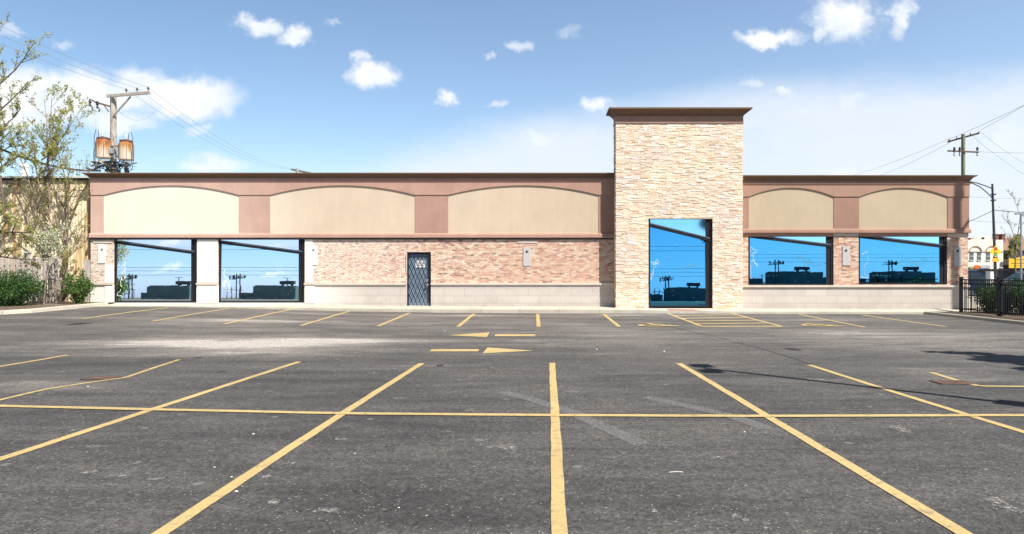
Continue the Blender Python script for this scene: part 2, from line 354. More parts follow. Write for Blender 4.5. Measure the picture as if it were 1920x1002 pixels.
# ------------------------------------------------------------------ object helpers
def tag(o, label=None, cat=None, group=None, kind=None):
    if label: o['label'] = label
    if cat: o['category'] = cat
    if group: o['group'] = group
    if kind: o['kind'] = kind
    return o
def empty(name, loc=(0, 0, 0), label=None, cat=None, group=None):
    o = bpy.data.objects.new(name, None); COL.objects.link(o); o.location = loc; o.empty_display_size = .3
    return tag(o, label, cat, group)
class MB:
    """collects geometry in world co-ordinates, then links it as one mesh object"""
    def __init__(s): s.v = []; s.f = []; s.a = []
    def face(s, pts):
        i = len(s.v); s.v += [tuple(p) for p in pts]; s.f.append(tuple(range(i, i+len(pts)))); return s
    def box(s, x0, x1, y0, y1, z0, z1):
        i = len(s.v)
        s.v += [(x0, y0, z0), (x1, y0, z0), (x1, y1, z0), (x0, y1, z0), (x0, y0, z1), (x1, y0, z1), (x1, y1, z1), (x0, y1, z1)]
        s.f += [tuple(i+k for k in q) for q in ((0, 3, 2, 1), (4, 5, 6, 7), (0, 1, 5, 4), (1, 2, 6, 5), (2, 3, 7, 6), (3, 0, 4, 7))]
        return s
    def bar(s, a, b, w, h=None):
        """square bar from a to b"""
        h = h or w; a = Vector(a); b = Vector(b); d = (b-a).normalized()
        up = Vector((0, 0, 1)) if abs(d.z) < .95 else Vector((0, 1, 0))
        r = d.cross(up).normalized(); q = r.cross(d)
        i = len(s.v)
        for c in (a, b):
            for sx_, sz_ in ((-1, -1), (1, -1), (1, 1), (-1, 1)): s.v.append(tuple(c+r*sx_*w/2+q*sz_*h/2))
        s.f += [tuple(i+k for k in q_) for q_ in ((0, 1, 2, 3), (7, 6, 5, 4), (0, 4, 5, 1), (1, 5, 6, 2), (2, 6, 7, 3), (3, 7, 4, 0))]
        return s
    def tube(s, pts, rad, n=8, cap=True):
        pts = [Vector(p) for p in pts]
        rad = list(rad) if hasattr(rad, '__len__') else [rad]*len(pts)
        i0 = len(s.v); ref = None
        for k, p in enumerate(pts):
            d = (pts[min(k+1, len(pts)-1)]-pts[max(k-1, 0)]).normalized()
            if ref is None: ref = Vector((1, 0, 0)) if abs(d.x) < .9 else Vector((0, 0, 1))
            r = (ref-d*ref.dot(d)).normalized(); q = d.cross(r); ref = r
            for j in range(n):
                a_ = 2*math.pi*j/n; s.v.append(tuple(p+(r*math.cos(a_)+q*math.sin(a_))*rad[k]))
        for k in range(len(pts)-1):
            for j in range(n):
                a_ = i0+k*n+j; b_ = i0+k*n+(j+1) % n; s.f.append((a_, b_, b_+n, a_+n))
        if cap:
            s.f.append(tuple(i0+j for j in reversed(range(n)))); e = i0+(len(pts)-1)*n; s.f.append(tuple(e+j for j in range(n)))
        return s
    def lathe(s, c, prof, n=16):
        """prof: (radius, z) pairs around the vertical through c"""
        i0 = len(s.v)
        for r, z in prof:
            for j in range(n):
                a_ = 2*math.pi*j/n; s.v.append((c[0]+r*math.cos(a_), c[1]+r*math.sin(a_), c[2]+z))
        for k in range(len(prof)-1):
            for j in range(n):
                a_ = i0+k*n+j; b_ = i0+k*n+(j+1) % n; s.f.append((a_, b_, b_+n, a_+n))
        s.f.append(tuple(i0+j for j in reversed(range(n)))); e = i0+(len(prof)-1)*n; s.f.append(tuple(e+j for j in range(n)))
        return s
    def prism(s, poly, y0, y1):
        """poly: (x,z) outline (anticlockwise seen from the camera), extruded from y0 back to y1"""
        i = len(s.v); n = len(poly)
        s.v += [(x, y0, z) for x, z in poly]+[(x, y1, z) for x, z in poly]
        s.f.append(tuple(range(i, i+n))); s.f.append(tuple(i+n+k for k in reversed(range(n))))
        for k in range(n): s.f.append((i+k, i+n+k, i+n+(k+1) % n, i+(k+1) % n))
        return s
    def build(s, name, m, parent=None, smooth=False, attr=None):
        me = bpy.data.meshes.new(name)
        o_ = Vector((0, 0, 0))
        par = parent
        while par is not None: o_ += Vector(par.location); par = par.parent
        vs = [(a-o_.x, b-o_.y, c-o_.z) for a, b, c in s.v] if o_.length > 0 else s.v
        me.from_pydata(vs, [], s.f); me.validate(); me.update()
        for mm in (m if isinstance(m, (list, tuple)) else [m]): me.materials.append(mm)
        if smooth: me.polygons.foreach_set('use_smooth', [True]*len(me.polygons))
        if attr is not None:
            at = me.attributes.new('tone', 'FLOAT', 'FACE'); at.data.foreach_set('value', attr)
        o = bpy.data.objects.new(name, me); COL.objects.link(o)
        if parent: o.parent = parent
        return o
def build_split(mb, name, m, parent):
    """one object per separate piece"""
    par = {}
    def find(a_):
        while par.setdefault(a_, a_) != a_: a_ = par[a_]
        return a_
    key = lambda i: tuple(round(q, 4) for q in mb.v[i])
    for f in mb.f:
        for i in f[1:]: par[find(key(f[0]))] = find(key(i))
    groups = {}
    for f in mb.f: groups.setdefault(find(key(f[0])), []).append(f)
    out = []
    for fs in groups.values():
        sub = MB()
        for f in fs: sub.face([mb.v[i] for i in f])
        out.append(sub.build(name, m, parent))
    return out
def struct(name, mb, m, **k): return tag(mb.build(name, m, **k), kind='structure')
def shade_bevel(o, w=.01, seg=2):
    b = o.modifiers.new('bevel', 'BEVEL'); b.width = w; b.segments = seg; b.limit_method = 'ANGLE'; return o
def FX(px, Y): return (px-CX)*Y/FP
def FZ(py, Y): return CH+(CY-py)*Y/FP
def lerp(pts, x):
    if x <= pts[0][0]: return pts[0][1]
    for (a, b), (c, d) in zip(pts, pts[1:]):
        if x <= c: return b+(d-b)*(x-a)/(c-a)
    return pts[-1][1]
# ------------------------------------------------------------------ terrain heights
KY = 27.9                        # line of the kerb in front of the shops
GA = [(-40, .27), (-15.5, .27), (-11.2, .18), (-7.9, .09), (-4, .03), (0, 0), (8, -.01), (17, -.03)]
KT = [(-40, .36), (-16, .31), (-11, .25), (-8, .20), (-5, .165), (4, .14), (8, .08), (17, .05)]
WB = [(-40, .40), (-16, .325), (-5, .235), (4, .205), (9, .13), (17, .08)]
def g(X, Y):
    t = min(1, max(0, (Y-13)/(KY-13))); t = t*t*(3-2*t)
    return lerp(GA, X)*t
def gp(px, py, lift=0.):
    Y = 10.
    for _ in range(25):
        X = FX(px, Y); Y = (CH-g(X, Y)-lift)*FP/(py-CY); Y = min(Y, 60)
    return Vector((FX(px, Y), Y, g(FX(px, Y), Y)+lift))
# ------------------------------------------------------------------ ground
b = MB().face([(-1500, -1500, -.12), (1500, -1500, -.12), (1500, 1500, -.12), (-1500, 1500, -.12)])
struct('ground', b, mat('far_ground', (.12, .115, .11), .95, var=.25, vscale=.05))
def vnoise(x, y, seed):
    rs = np.random.RandomState(seed); T = rs.rand(257, 257)
    xi = np.floor(x).astype(int); yi = np.floor(y).astype(int); fx = x-xi; fy = y-yi
    fx = fx*fx*(3-2*fx); fy = fy*fy*(3-2*fy)
    a_ = T[xi % 256, yi % 256]; b_ = T[(xi+1) % 256, yi % 256]; c_ = T[xi % 256, (yi+1) % 256]; d_ = T[(xi+1) % 256, (yi+1) % 256]
    return (a_*(1-fx)+b_*fx)*(1-fy)+(c_*(1-fx)+d_*fx)*fy
def fbm(x, y, seed, o=5):
    t = 0; amp = .5
    for k in range(o): t = t+vnoise(x*2**k, y*2**k, seed+k)*amp; amp *= .5
    return t
def make_lot():
    xs = np.concatenate([np.arange(-48, -26, 1.), np.arange(-26, 22, .14), np.arange(22, 34, 1.)])
    ys = np.concatenate([np.arange(-60, 2, 2.), np.arange(2, 28.6, .14), np.arange(28.8, 45, 2.)])
    nx, ny = len(xs), len(ys)
    X, Y = np.meshgrid(xs, ys)
    ga = np.interp(X, [p[0] for p in GA], [p[1] for p in GA]); t = np.clip((Y-13)/(KY-13), 0, 1); t = t*t*(3-2*t)
    Z = ga*t
    V = np.stack([X.ravel(), Y.ravel(), Z.ravel()], 1)
    idx = np.arange(nx*ny).reshape(ny, nx)
    F = np.stack([idx[:-1, :-1].ravel(), idx[:-1, 1:].ravel(), idx[1:, 1:].ravel(), idx[1:, :-1].ravel()], 1)
    me = bpy.data.meshes.new('parking_lot'); me.from_pydata(V.tolist(), [], F.tolist()); me.update()
    me.polygons.foreach_set('use_smooth', [True]*len(me.polygons))
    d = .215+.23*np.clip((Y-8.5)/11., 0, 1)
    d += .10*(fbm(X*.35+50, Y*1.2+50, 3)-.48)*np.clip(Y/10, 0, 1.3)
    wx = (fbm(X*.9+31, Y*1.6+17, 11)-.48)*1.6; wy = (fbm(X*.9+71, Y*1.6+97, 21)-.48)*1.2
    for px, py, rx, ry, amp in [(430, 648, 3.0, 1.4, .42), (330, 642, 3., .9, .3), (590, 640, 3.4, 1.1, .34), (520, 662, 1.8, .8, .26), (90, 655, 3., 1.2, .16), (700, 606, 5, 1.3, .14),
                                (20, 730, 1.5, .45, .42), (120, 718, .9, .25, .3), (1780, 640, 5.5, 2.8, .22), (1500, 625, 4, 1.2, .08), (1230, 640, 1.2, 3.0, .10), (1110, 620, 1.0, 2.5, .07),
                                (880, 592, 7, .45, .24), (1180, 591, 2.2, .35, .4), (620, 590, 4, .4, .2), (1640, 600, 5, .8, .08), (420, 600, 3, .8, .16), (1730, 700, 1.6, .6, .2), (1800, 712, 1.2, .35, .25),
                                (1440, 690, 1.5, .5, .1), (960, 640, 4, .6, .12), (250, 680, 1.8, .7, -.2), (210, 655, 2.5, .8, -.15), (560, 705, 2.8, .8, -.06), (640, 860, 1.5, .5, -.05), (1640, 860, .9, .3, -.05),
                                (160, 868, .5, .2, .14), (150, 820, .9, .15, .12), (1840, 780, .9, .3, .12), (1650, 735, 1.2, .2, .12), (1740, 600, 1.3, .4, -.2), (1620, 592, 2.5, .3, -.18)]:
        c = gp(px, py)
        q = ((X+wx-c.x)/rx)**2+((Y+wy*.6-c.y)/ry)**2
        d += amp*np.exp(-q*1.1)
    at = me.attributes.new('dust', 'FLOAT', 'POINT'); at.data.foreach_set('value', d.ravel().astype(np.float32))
    me.materials.append(M_asph)
    o = bpy.data.objects.new('parking_lot', me); COL.objects.link(o); tag(o, kind='structure')
make_lot()

# painted markings: thin sheets 4-5 mm above the asphalt
def sheet(polys, name, m, lift=.006, sub=14):
    """each poly is a quad strip given as two lists of photo-measured ground points, left edge and right edge"""
    mb = MB()
    for L, Rr in polys:
        for k in range(len(L)-1):
            for j in range(sub):
                def P(A, t_): return A[k].lerp(A[k+1], t_)
                q = [P(L, j/sub), P(Rr, j/sub), P(Rr, (j+1)/sub), P(L, (j+1)/sub)]
                mb.face([(p_.x, p_.y, g(p_.x, p_.y)+lift) for p_ in q])
    return struct(name, mb, m)
rr = random.Random(5)
def stripe(pts, w, name='parking_line', m=None, lift=.006):
    """pts: photo pixels down the middle of the line; laid on the ground at constant width"""
    P = [gp(*p) if len(p) == 2 else Vector((p[0], p[1], 0)) for p in pts]
    Q = [P[0]]
    for a_, b_ in zip(P, P[1:]):
        n = max(2, int((b_-a_).length/.35))
        Q += [a_.lerp(b_, k/n) for k in range(1, n+1)]
    for k in range(1, len(Q)-1):
        Q[k] = Q[k]+Vector((rr.uniform(-1, 1), rr.uniform(-1, 1), 0))*.005
    L, Rr = [], []
    for k, p in enumerate(Q):
        d = (Q[min(k+1, len(Q)-1)]-Q[max(k-1, 0)]); d.z = 0; d.normalize(); nrm = Vector((-d.y, d.x, 0))
        ww = w*rr.uniform(.96, 1.04)/2
        L.append(p+nrm*ww); Rr.append(p-nrm*ww)
    return sheet([(L, Rr)], name, m or M_yel, lift, 1)
def down(px, py, x2, y2, far=1.5):
    """extend a line seen from (px,py) to (x2,y2) on beyond the frame, towards the camera"""
    a_, b_ = gp(px, py), gp(x2, y2); d = (b_-a_); d.z = 0; d.normalize(); e = b_+d*far; return (e.x, e.y, 0)
# back row against the shops
for a_, b_ in [((315, 577.5), (155, 598)), ((430, 579), (285, 603)), ((545, 581), (421, 608)), ((654, 584.5), (564, 611)), ((768, 587.5), (709, 612)), ((888.5, 589), (859, 613)),
               ((1008, 589.5), (1010, 613)), ((1132, 589.5), (1161, 613)), ((1253, 588.5), (1315, 612)), ((1374, 588.5), (1466, 612.5)), ((1496, 589.5), (1622, 614)), ((1616, 591), (1774, 613))]:
    stripe([a_, b_], .125)
for yl, yr, x0, x1 in [(592.5, 590.6, 1263, 1384), (597.5, 595.6, 1277, 1402), (602.5, 600.8, 1290, 1422), (607.5, 606.2, 1303, 1444), (612.5, 612.4, 1316, 1464)]:
    stripe([(x0, yl), (x1, yr)], .26)
# front rows
stripe([(127, 666.5), (0, 688), (-300, 740)], .11)
stripe([(336, 675), (290, 690), (236, 708.5), (160, 719), (84, 731), (0, 750.5), (-200, 800)], .085, m=M_yel_thin)
stripe([(561, 679), (290, 767), (0, 862), down(290, 767, 0, 862)], .115)
stripe([(791, 682), (642, 776), (318, 990), down(642, 776, 318, 990)], .11)
stripe([(1035.5, 681), (1040.5, 780), (1049.5, 995), down(1040, 780, 1049.5, 995)], .105)
stripe([(1273, 682), (1437, 780), (1790, 992), down(1437, 780, 1790, 992)], .112)
stripe([(1517, 685), (1680, 737), (1815, 779), (1920, 811), (2100, 866)], .105)
stripe([(1746, 699), (1790, 712.5), (1832, 723.5), (1850, 725), (1920, 725.5), (2100, 726)], .10)
stripe([(-200, 758), (0, 762.5), (280, 769), (640, 776.5), (1040, 780), (1437, 781.5), (1920, 780), (2200, 778)], .125, lift=.010, m=M_yel)
def gpoly(pix, name='direction_arrow', lift=.006):
    pts = [gp(*p) for p in pix]; mb = MB(); mb.face([(p.x, p.y, g(p.x, p.y)+lift) for p in pts]); return mb
mb = gpoly([(840, 629.3), (913, 632.6), (918, 624)][::1])
mb.face([tuple(gp(x, y, .006)) for x, y in [(927, 630.6), (1003, 630.6), (1004, 627), (929, 627)]])
struct('direction_arrow', mb, M_yel)
mb = gpoly([(905, 663.3), (1001, 658.2), (914, 652.3)])
mb.face([tuple(gp(x, y, .006)) for x, y in [(805, 659), (897, 659), (898.5, 655), (810, 655)]])
struct('direction_arrow', mb, M_yel)
# wheelchair symbols, 1.4 m long, read from the driving lane
def wheelchair(px, py):
    c = gp(px, py); mb = MB(); k = 1.0
    def st(pts, w=.1):
        for a_, b_ in zip(pts, pts[1:]):
            a_ = Vector((*a_, 0)); b_ = Vector((*b_, 0)); d = (b_-a_).normalized(); n = Vector((-d.y, d.x, 0))*w/2
            q = [a_-n, b_-n, b_+n, a_+n]
            mb.face([(c.x+p.x*k, c.y+p.y*k, g(c.x, c.y)+.009+.0006*len(mb.f)) for p in q])
    mb.face([(c.x-.18+.11*math.cos(i*math.pi/5), c.y+.66+.11*math.sin(i*math.pi/5), g(c.x, c.y)+.009) for i in range(10)])
    st([(-.16, .5), (-.1, .0), (.26, .0), (.42, -.42), (.58, -.36)], .2)
    st([(-.13, .27), (.2, .27)], .16)
    st([(-.2+.40*math.cos(a_), -.2+.42*math.sin(a_)) for a_ in [R(q) for q in range(115, 361, 20)]], .16)
    struct('wheelchair_symbol', mb, M_yel)
wheelchair(1233, 610); wheelchair(1538, 610)

# scuffs, old paint and tyre marks
def fn_scuff(c, thr, sc=14.):
    def fn(t, p, P):
        n = t.noise(P, sc, 6., .75)
        n2 = t.noise(P, 90., 3., .7)
        f = t.maprange(t.math('ADD', n, t.math('MULTIPLY', t.math('SUBTRACT', n2, .5), .5)), thr-.06, thr+.1)
        p.inputs['Base Color'].default_value = (*c, 1)
        tr = t.node('ShaderNodeBsdfTransparent'); mx = t.node('ShaderNodeMixShader', i_0=f)
        t.l.new(tr.outputs[0], mx.inputs[1]); t.l.new(p.outputs[0], mx.inputs[2])
        t.l.new(mx.outputs[0], [n_ for n_ in t.n if n_.type == 'OUTPUT_MATERIAL'][0].inputs[0])
    return fn
M_scuff = mat('pale_scuff', rough=.95, fn=fn_scuff((.34, .32, .30), .52, 20.), spec=.2)
M_scuff2 = mat('faint_scuff', rough=.95, fn=fn_scuff((.17, .165, .16), .47, 30.), spec=.2)
M_dark = mat('oil_stain', rough=.8, fn=fn_scuff((.035, .032, .032), .42), spec=.3)
def patch(px, py, wpx, hpx, m, lift=.004, ang=0., rnd=random.Random(9)):
    c = gp(px, py); s_ = FP/c.y; rx = wpx/2/s_; ry = hpx/2*c.y*c.y/(FP*CH); n = 18; mb = MB(); pts = []
    for k in range(n):
        a_ = 2*math.pi*k/n; q = rnd.uniform(.55, 1.15)
        x_, y_ = rx*q*math.cos(a_), ry*q*math.sin(a_)
        x_, y_ = x_*math.cos(ang)-y_*math.sin(ang), x_*math.sin(ang)+y_*math.cos(ang)
        pts.append((c.x+x_, c.y+y_, g(c.x+x_, c.y+y_)+lift))
    mb.face(pts); return struct('pavement_scuff', mb, m)
for q in [(515, 942, 34, 13), (165, 886, 28, 9), (222, 893, 50, 6), (610, 957, 66, 12), (545, 869, 24, 5), (500, 894, 30, 6), (180, 838, 46, 5), (254, 868, 24, 5), (290, 899, 40, 5),
          (420, 640, 34, 4), (208, 668, 24, 4), (1180, 640, 24, 5), (993, 640, 50, 7), (855, 640, 44, 3), (1380, 969, 22, 10), (1400, 977, 18, 6), (1440, 992, 20, 8), (1882, 948, 46, 34),
          (1690, 806, 34, 14), (1225, 958, 18, 8), (1204, 919, 14, 5), (1434, 950, 16, 5), (1170, 850, 14, 4), (970, 895, 12, 4), (950, 840, 50, 14), (900, 825, 30, 5), (1350, 859, 34, 5), (1530, 712, 40, 5),
          (1650, 740, 20, 5), (1075, 735, 24, 6), (640, 824, 30, 5), (750, 747, 28, 4), (840, 810, 24, 4), (1470, 640, 24, 3), (1375, 640, 18, 3), (880, 770, 22, 4), (1730, 630, 10, 3), (700, 700, 26, 4)]:
    patch(*q, M_scuff)
for q in [(148, 608, 36, 5), (1035+450, 655, 30, 5), (825, 686, 16, 4), (372, 671, 12, 3), (414, 697, 12, 4)]:
    patch(*q, M_dark, .0035)
def band(pts, wpx, m):
    P = [gp(*p) for p in pts]; L, Rr = [], []
    for k, p in enumerate(P):
        d = P[min(k+1, len(P)-1)]-P[max(k-1, 0)]; d.z = 0; d.normalize(); n = Vector((-d.y, d.x, 0))*wpx/2
        L.append(p+n); Rr.append(p-n)
    sheet([(L, Rr)], 'tyre_mark', m, .0036, 4)
M_tyre = mat('worn_tyre_mark', rough=.95, fn=fn_scuff((.21, .205, .20), .47, 45.), spec=.2)
band([(940, 735), (1000, 750), (1075, 775), (1130, 800), (1205, 834)], .2, M_tyre)
band([(1210, 745), (1290, 762), (1370, 780), (1440, 805)], .2, M_tyre)
stripe([(1262, 614), (1350, 634), (1430, 655), (1490, 673), (1560, 700)], .022, 'pavement_seam', mat('seam_tar', (.035, .034, .034), .8), .0045)
stripe([(1060, 842), (1300, 844), (1500, 843), (1700, 846)], .006, 'pavement_seam', mat('seam_tar'), .0045)

# drain grates
def grate(px, py, wpx, label):
    c = gp(px, py); w_ = wpx/2*c.y/FP; r = empty('drain_grate', (c.x, c.y, g(c.x, c.y)), label, 'drain', 'storm drains in the parking lot')
    z = g(c.x, c.y)
    mb = MB().box(c.x-w_-.06, c.x+w_+.06, c.y-w_*.7, c.y+w_*.7, z-.02, z+.004); mb.build('pit', mat('drain_dark', (.012, .01, .01), .9), r)
    mb = MB()
    for k in range(13):
        x_ = c.x-w_+2*w_*k/12; mb.box(x_-.012, x_+.012, c.y-w_*.65, c.y+w_*.65, z+.005, z+.012)
    for k in range(4):
        y_ = c.y-w_*.65+1.3*w_*k/3; mb.box(c.x-w_-.03, c.x+w_+.03, y_-.018, y_+.018, z+.005, z+.014)
    mb.build('grille', M_rust, r)
grate(1786, 718, 56, 'rusty drain grate beside the bent yellow line, right of the lamp shadow')
grate(190, 710, 46, 'rusty drain grate touching the wavy thin yellow line')

# ------------------------------------------------------------------ pavement in front of the shops
xs = [-19.5]+[-19+.5*k for k in range(73)]
mb = MB()
KX1 = 15.7
top = [(x, KY, lerp(KT, x)) for x in xs if x <= 17.2]; back = [(x, 29.8, lerp(WB, x)) for x in xs if x <= 17.2]
for k in range(len(top)-1):
    mb.face([top[k], top[k+1], back[k+1], back[k]])
    a_, c_ = top[k], top[k+1]
    mb.face([(a_[0], a_[1], a_[2]-.5), (c_[0], c_[1], c_[2]-.5), c_, a_])
struct('pavement', mb, M_conc)
mb = MB()
c0, c1 = gp(1250, 588), gp(1312, 588)
za = lerp(KT, 5.5)+.006
mb.face([(FX(1253, 27.96), 27.96, lerp(KT, 5.3)+.006), (FX(1311, 27.96), 27.96, lerp(KT, 6.5)+.006), (FX(1300, 28.45), 28.45, lerp(KT, 6.4)*.7+lerp(WB, 6.4)*.3+.006), (FX(1250, 28.45), 28.45, lerp(KT, 5.3)*.7+lerp(WB, 5.3)*.3+.006)])
struct('pavement_ramp_strip', mb, mat('red_ramp_pad', (.40, .13, .10), .85, var=.2, bump=.5, bscale=60))

# ------------------------------------------------------------------ the shop building
B = empty('commercial_building', (0, 29.5, 0), 'long single storey commercial building with tan arched panels, red brick and stone tower', 'building')
WY = 29.5
def wall_holes(mb, x0, x1, z0, z1, holes, y, depth):
    """front face at y with rectangular openings (x0,x1,z0,z1) and their reveals; z0 may be a function of x"""
    X = sorted({x0, x1, *[h[0] for h in holes], *[h[1] for h in holes]}); Z = sorted({z0, z1, *[h[2] for h in holes], *[h[3] for h in holes]})
    X = [q for q in X if x0 <= q <= x1]; Z = [q for q in Z if z0 <= q <= z1]
    for xa, xb in zip(X, X[1:]):
        for za, zb in zip(Z, Z[1:]):
            if any(h[0]-1e-6 <= xa and xb <= h[1]+1e-6 and h[2]-1e-6 <= za and zb <= h[3]+1e-6 for h in holes): continue
            mb.face([(xa, y, za), (xb, y, za), (xb, y, zb), (xa, y, zb)])
    for h in holes:
        a_, b_ = max(h[0], x0), min(h[1], x1); c_, d_ = max(h[2], z0), min(h[3], z1)
        if d_ <= c_: continue
        mb.face([(a_, y, c_), (a_, y+depth, c_), (a_, y+depth, d_), (a_, y, d_)])
        mb.face([(b_, y+depth, c_), (b_, y, c_), (b_, y, d_), (b_, y+depth, d_)])
        if h[2] >= z0: mb.face([(a_, y, c_), (b_, y, c_), (b_, y+depth, c_), (a_, y+depth, c_)])
        if h[3] <= z1: mb.face([(a_, y+depth, d_), (b_, y+depth, d_), (b_, y, d_), (a_, y, d_)])
def PR(px0, px1, py_top, py_bot, Y=WY): return (FX(px0, Y), FX(px1, Y), FZ(py_bot, Y), FZ(py_top, Y))
hA = PR(213, 369, 441, 568); hB = PR(409, 571, 441, 568); hDoor = PR(763, 808, 473, 574.5)
hD = PR(1403, 1563, 431, 536); hE = PR(1610, 1776, 431, 534)
XL, XT0, XT1, XR = FX(170, WY), FX(1160, WY), FX(1388, WY), FX(1815, WY)
ZS = FZ(532, WY); ZLEDGE = FZ(444, WY)
BK = MB(); wall_holes(BK, XL, XT0, ZS, FZ(436, WY), [hA, hB, hDoor], WY, .28)
wall_holes(BK, XT1, XR, FZ(536, WY), FZ(430, WY), [hD, hE], WY, .28)
BK.face([(XR, WY, 0), (XR, WY+14, 0), (XR, WY+14, 3.6), (XR, WY, 3.6)]); BK.face([(XL, WY+14, 0), (XL, WY, 0), (XL, WY, 3.6), (XL, WY+14, 3.6)])
BK.face([(XR, WY+14, 0), (XL, WY+14, 0), (XL, WY+14, 3.6), (XR, WY+14, 3.6)])
BK.build('brick_wall', M_brick, B)
BL = MB(); BY = WY-.03
wall_holes(BL, XL, XT0, -.2, FZ(533, BY), [hA, hB, hDoor], BY, .31)
wall_holes(BL, XT1, XR, -.2, FZ(537, BY), [], BY, .1)
build_split(BL, 'block_base', M_block, B)
SL = MB()
def sill(xa, xb, z0, z1, y=WY, pr=.09): SL.prism([(xa, z0), (xb, z0), (xb, z1), (xa, z1)], y-pr, y+.02)
for xa, xb in ((XL, hA[0]), (hA[1], hB[0]), (hB[1], hDoor[0]), (hDoor[1], XT0)): sill(xa, xb, FZ(534.3, WY), FZ(530.8, WY))
sill(XT1, XR+.05, FZ(538.5, WY), FZ(535, WY), pr=.1)
build_split(SL, 'sill_course', M_sill, B)
# blown-out glare built as white panels around the two west shop windows
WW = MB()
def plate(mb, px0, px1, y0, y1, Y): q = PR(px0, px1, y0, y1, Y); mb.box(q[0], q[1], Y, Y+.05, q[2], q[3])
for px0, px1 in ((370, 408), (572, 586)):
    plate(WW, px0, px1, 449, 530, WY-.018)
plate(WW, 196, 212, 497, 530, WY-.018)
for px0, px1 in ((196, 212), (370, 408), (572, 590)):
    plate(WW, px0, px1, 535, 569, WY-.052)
build_split(WW, 'blown_out_panel', M_white, B)
# --- upper stucco zone
UY = 29.47                                    # face of the tan panels
def arch_pts(x0, x1, zs, za, n=20):
    """segmental arch from (x0,zs) over the crown za to (x1,zs)"""
    w_ = (x1-x0)/2; h_ = za-zs; r = (w_*w_+h_*h_)/(2*h_); cx_ = (x0+x1)/2; cz_ = za-r; a0 = math.asin(w_/r)
    return [(cx_+r*math.sin(-a0+2*a0*k/n), cz_+r*math.cos(-a0+2*a0*k/n)) for k in range(n+1)]
def upper(x_l, x_r, ptop, pspring, pcrown, pledge_t, pledge_b, panels, endL, endR):
    """band with arches, pilasters, panels and the projecting ledge"""
    zt, zs, zc, zl, zb = FZ(ptop, UY), FZ(pspring, UY), FZ(pcrown, UY), FZ(pledge_t, UY), FZ(pledge_b, UY)
    mb = MB(); mb.box(x_l+.02, x_r-.02, UY, UY+.25, zb+.04, zt); mb.build('stucco_backing', M_pil, B)
    edges = [(FX(a_, UY), FX(b_, UY)) for a_, b_ in panels]
    for xa, xb in edges:                       # tan panels: their own coat, 6 mm proud of the backing
        arc = arch_pts(xa-.02, xb+.02, zs+.02, zc+.02)
        mb = MB(); mb.prism([(xa, zl), (xb, zl)]+list(reversed([(min(max(x, xa), xb), z) for x, z in arc])), UY-.008, UY+.01)
        mb.build('tan_panel', M_tan, B)
    px = [x_l]+[q for e in edges for q in e]+[x_r]
    for k in range(0, len(px), 2):             # pilasters
        if px[k+1]-px[k] < .05: continue
        mb = MB(); mb.prism([(px[k], zl), (px[k+1], zl), (px[k+1], zs), (px[k], zs)], UY-.028, UY+.01); mb.build('pilaster', M_pil, B)
    # the arched band above, proud again
    poly = [(x_l, zt), (x_l, zs)]
    for xa, xb in edges: poly += arch_pts(xa, xb, zs, zc)
    poly += [(x_r, zs), (x_r, zt)]
    mb = MB(); y0, y1 = UY-.06, UY+.01
    # split the band into convex columns
    xs_ = [p[0] for p in poly[1:-1]]; zz = [p[1] for p in poly[1:-1]]
    for k in range(len(xs_)-1):
        if xs_[k+1]-xs_[k] < 1e-5: continue
        mb.face([(xs_[k], y0, zz[k]), (xs_[k+1], y0, zz[k+1]), (xs_[k+1], y0, zt), (xs_[k], y0, zt)])
        mb.face([(xs_[k], y1, zz[k]), (xs_[k+1], y1, zz[k+1]), (xs_[k+1], y0, zz[k+1]), (xs_[k], y0, zz[k])])
    mb.face([(x_l, y1, zs), (x_l, y0, zs), (x_l, y0, zt), (x_l, y1, zt)]); mb.face([(x_r, y0, zs), (x_r, y1, zs), (x_r, y1, zt), (x_r, y0, zt)])
    mb.build('arched_band', M_pink, B)
    mb = MB(); prof = [(UY+.02, zb), (UY-.08, zb), (UY-.095, zb+.02), (UY-.095, zl-.04), (UY-.065, zl+.012), (UY+.02, zl+.012)]
    i = 0
    for (ya, za_), (yb, zb_) in zip(prof, prof[1:]): mb.face([(x_l-endL, ya, za_), (x_l-endL, yb, zb_), (x_r+endR, yb, zb_), (x_r+endR, ya, za_)])
    mb.face([(x_l-endL, y, z) for y, z in prof]); mb.face([(x_r+endR, y, z) for y, z in reversed(prof)])
    mb.build('ledge', M_pink, B)
UXL, UXR = FX(170.5, UY), FX(1816.5, UY)
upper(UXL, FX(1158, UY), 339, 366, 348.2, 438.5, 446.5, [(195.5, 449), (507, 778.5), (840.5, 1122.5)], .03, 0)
upper(FX(1390, UY), UXR, 342, 369.2, 352.6, 430, 437.5, [(1403.5, 1563), (1610.5, 1776)], 0, .05)
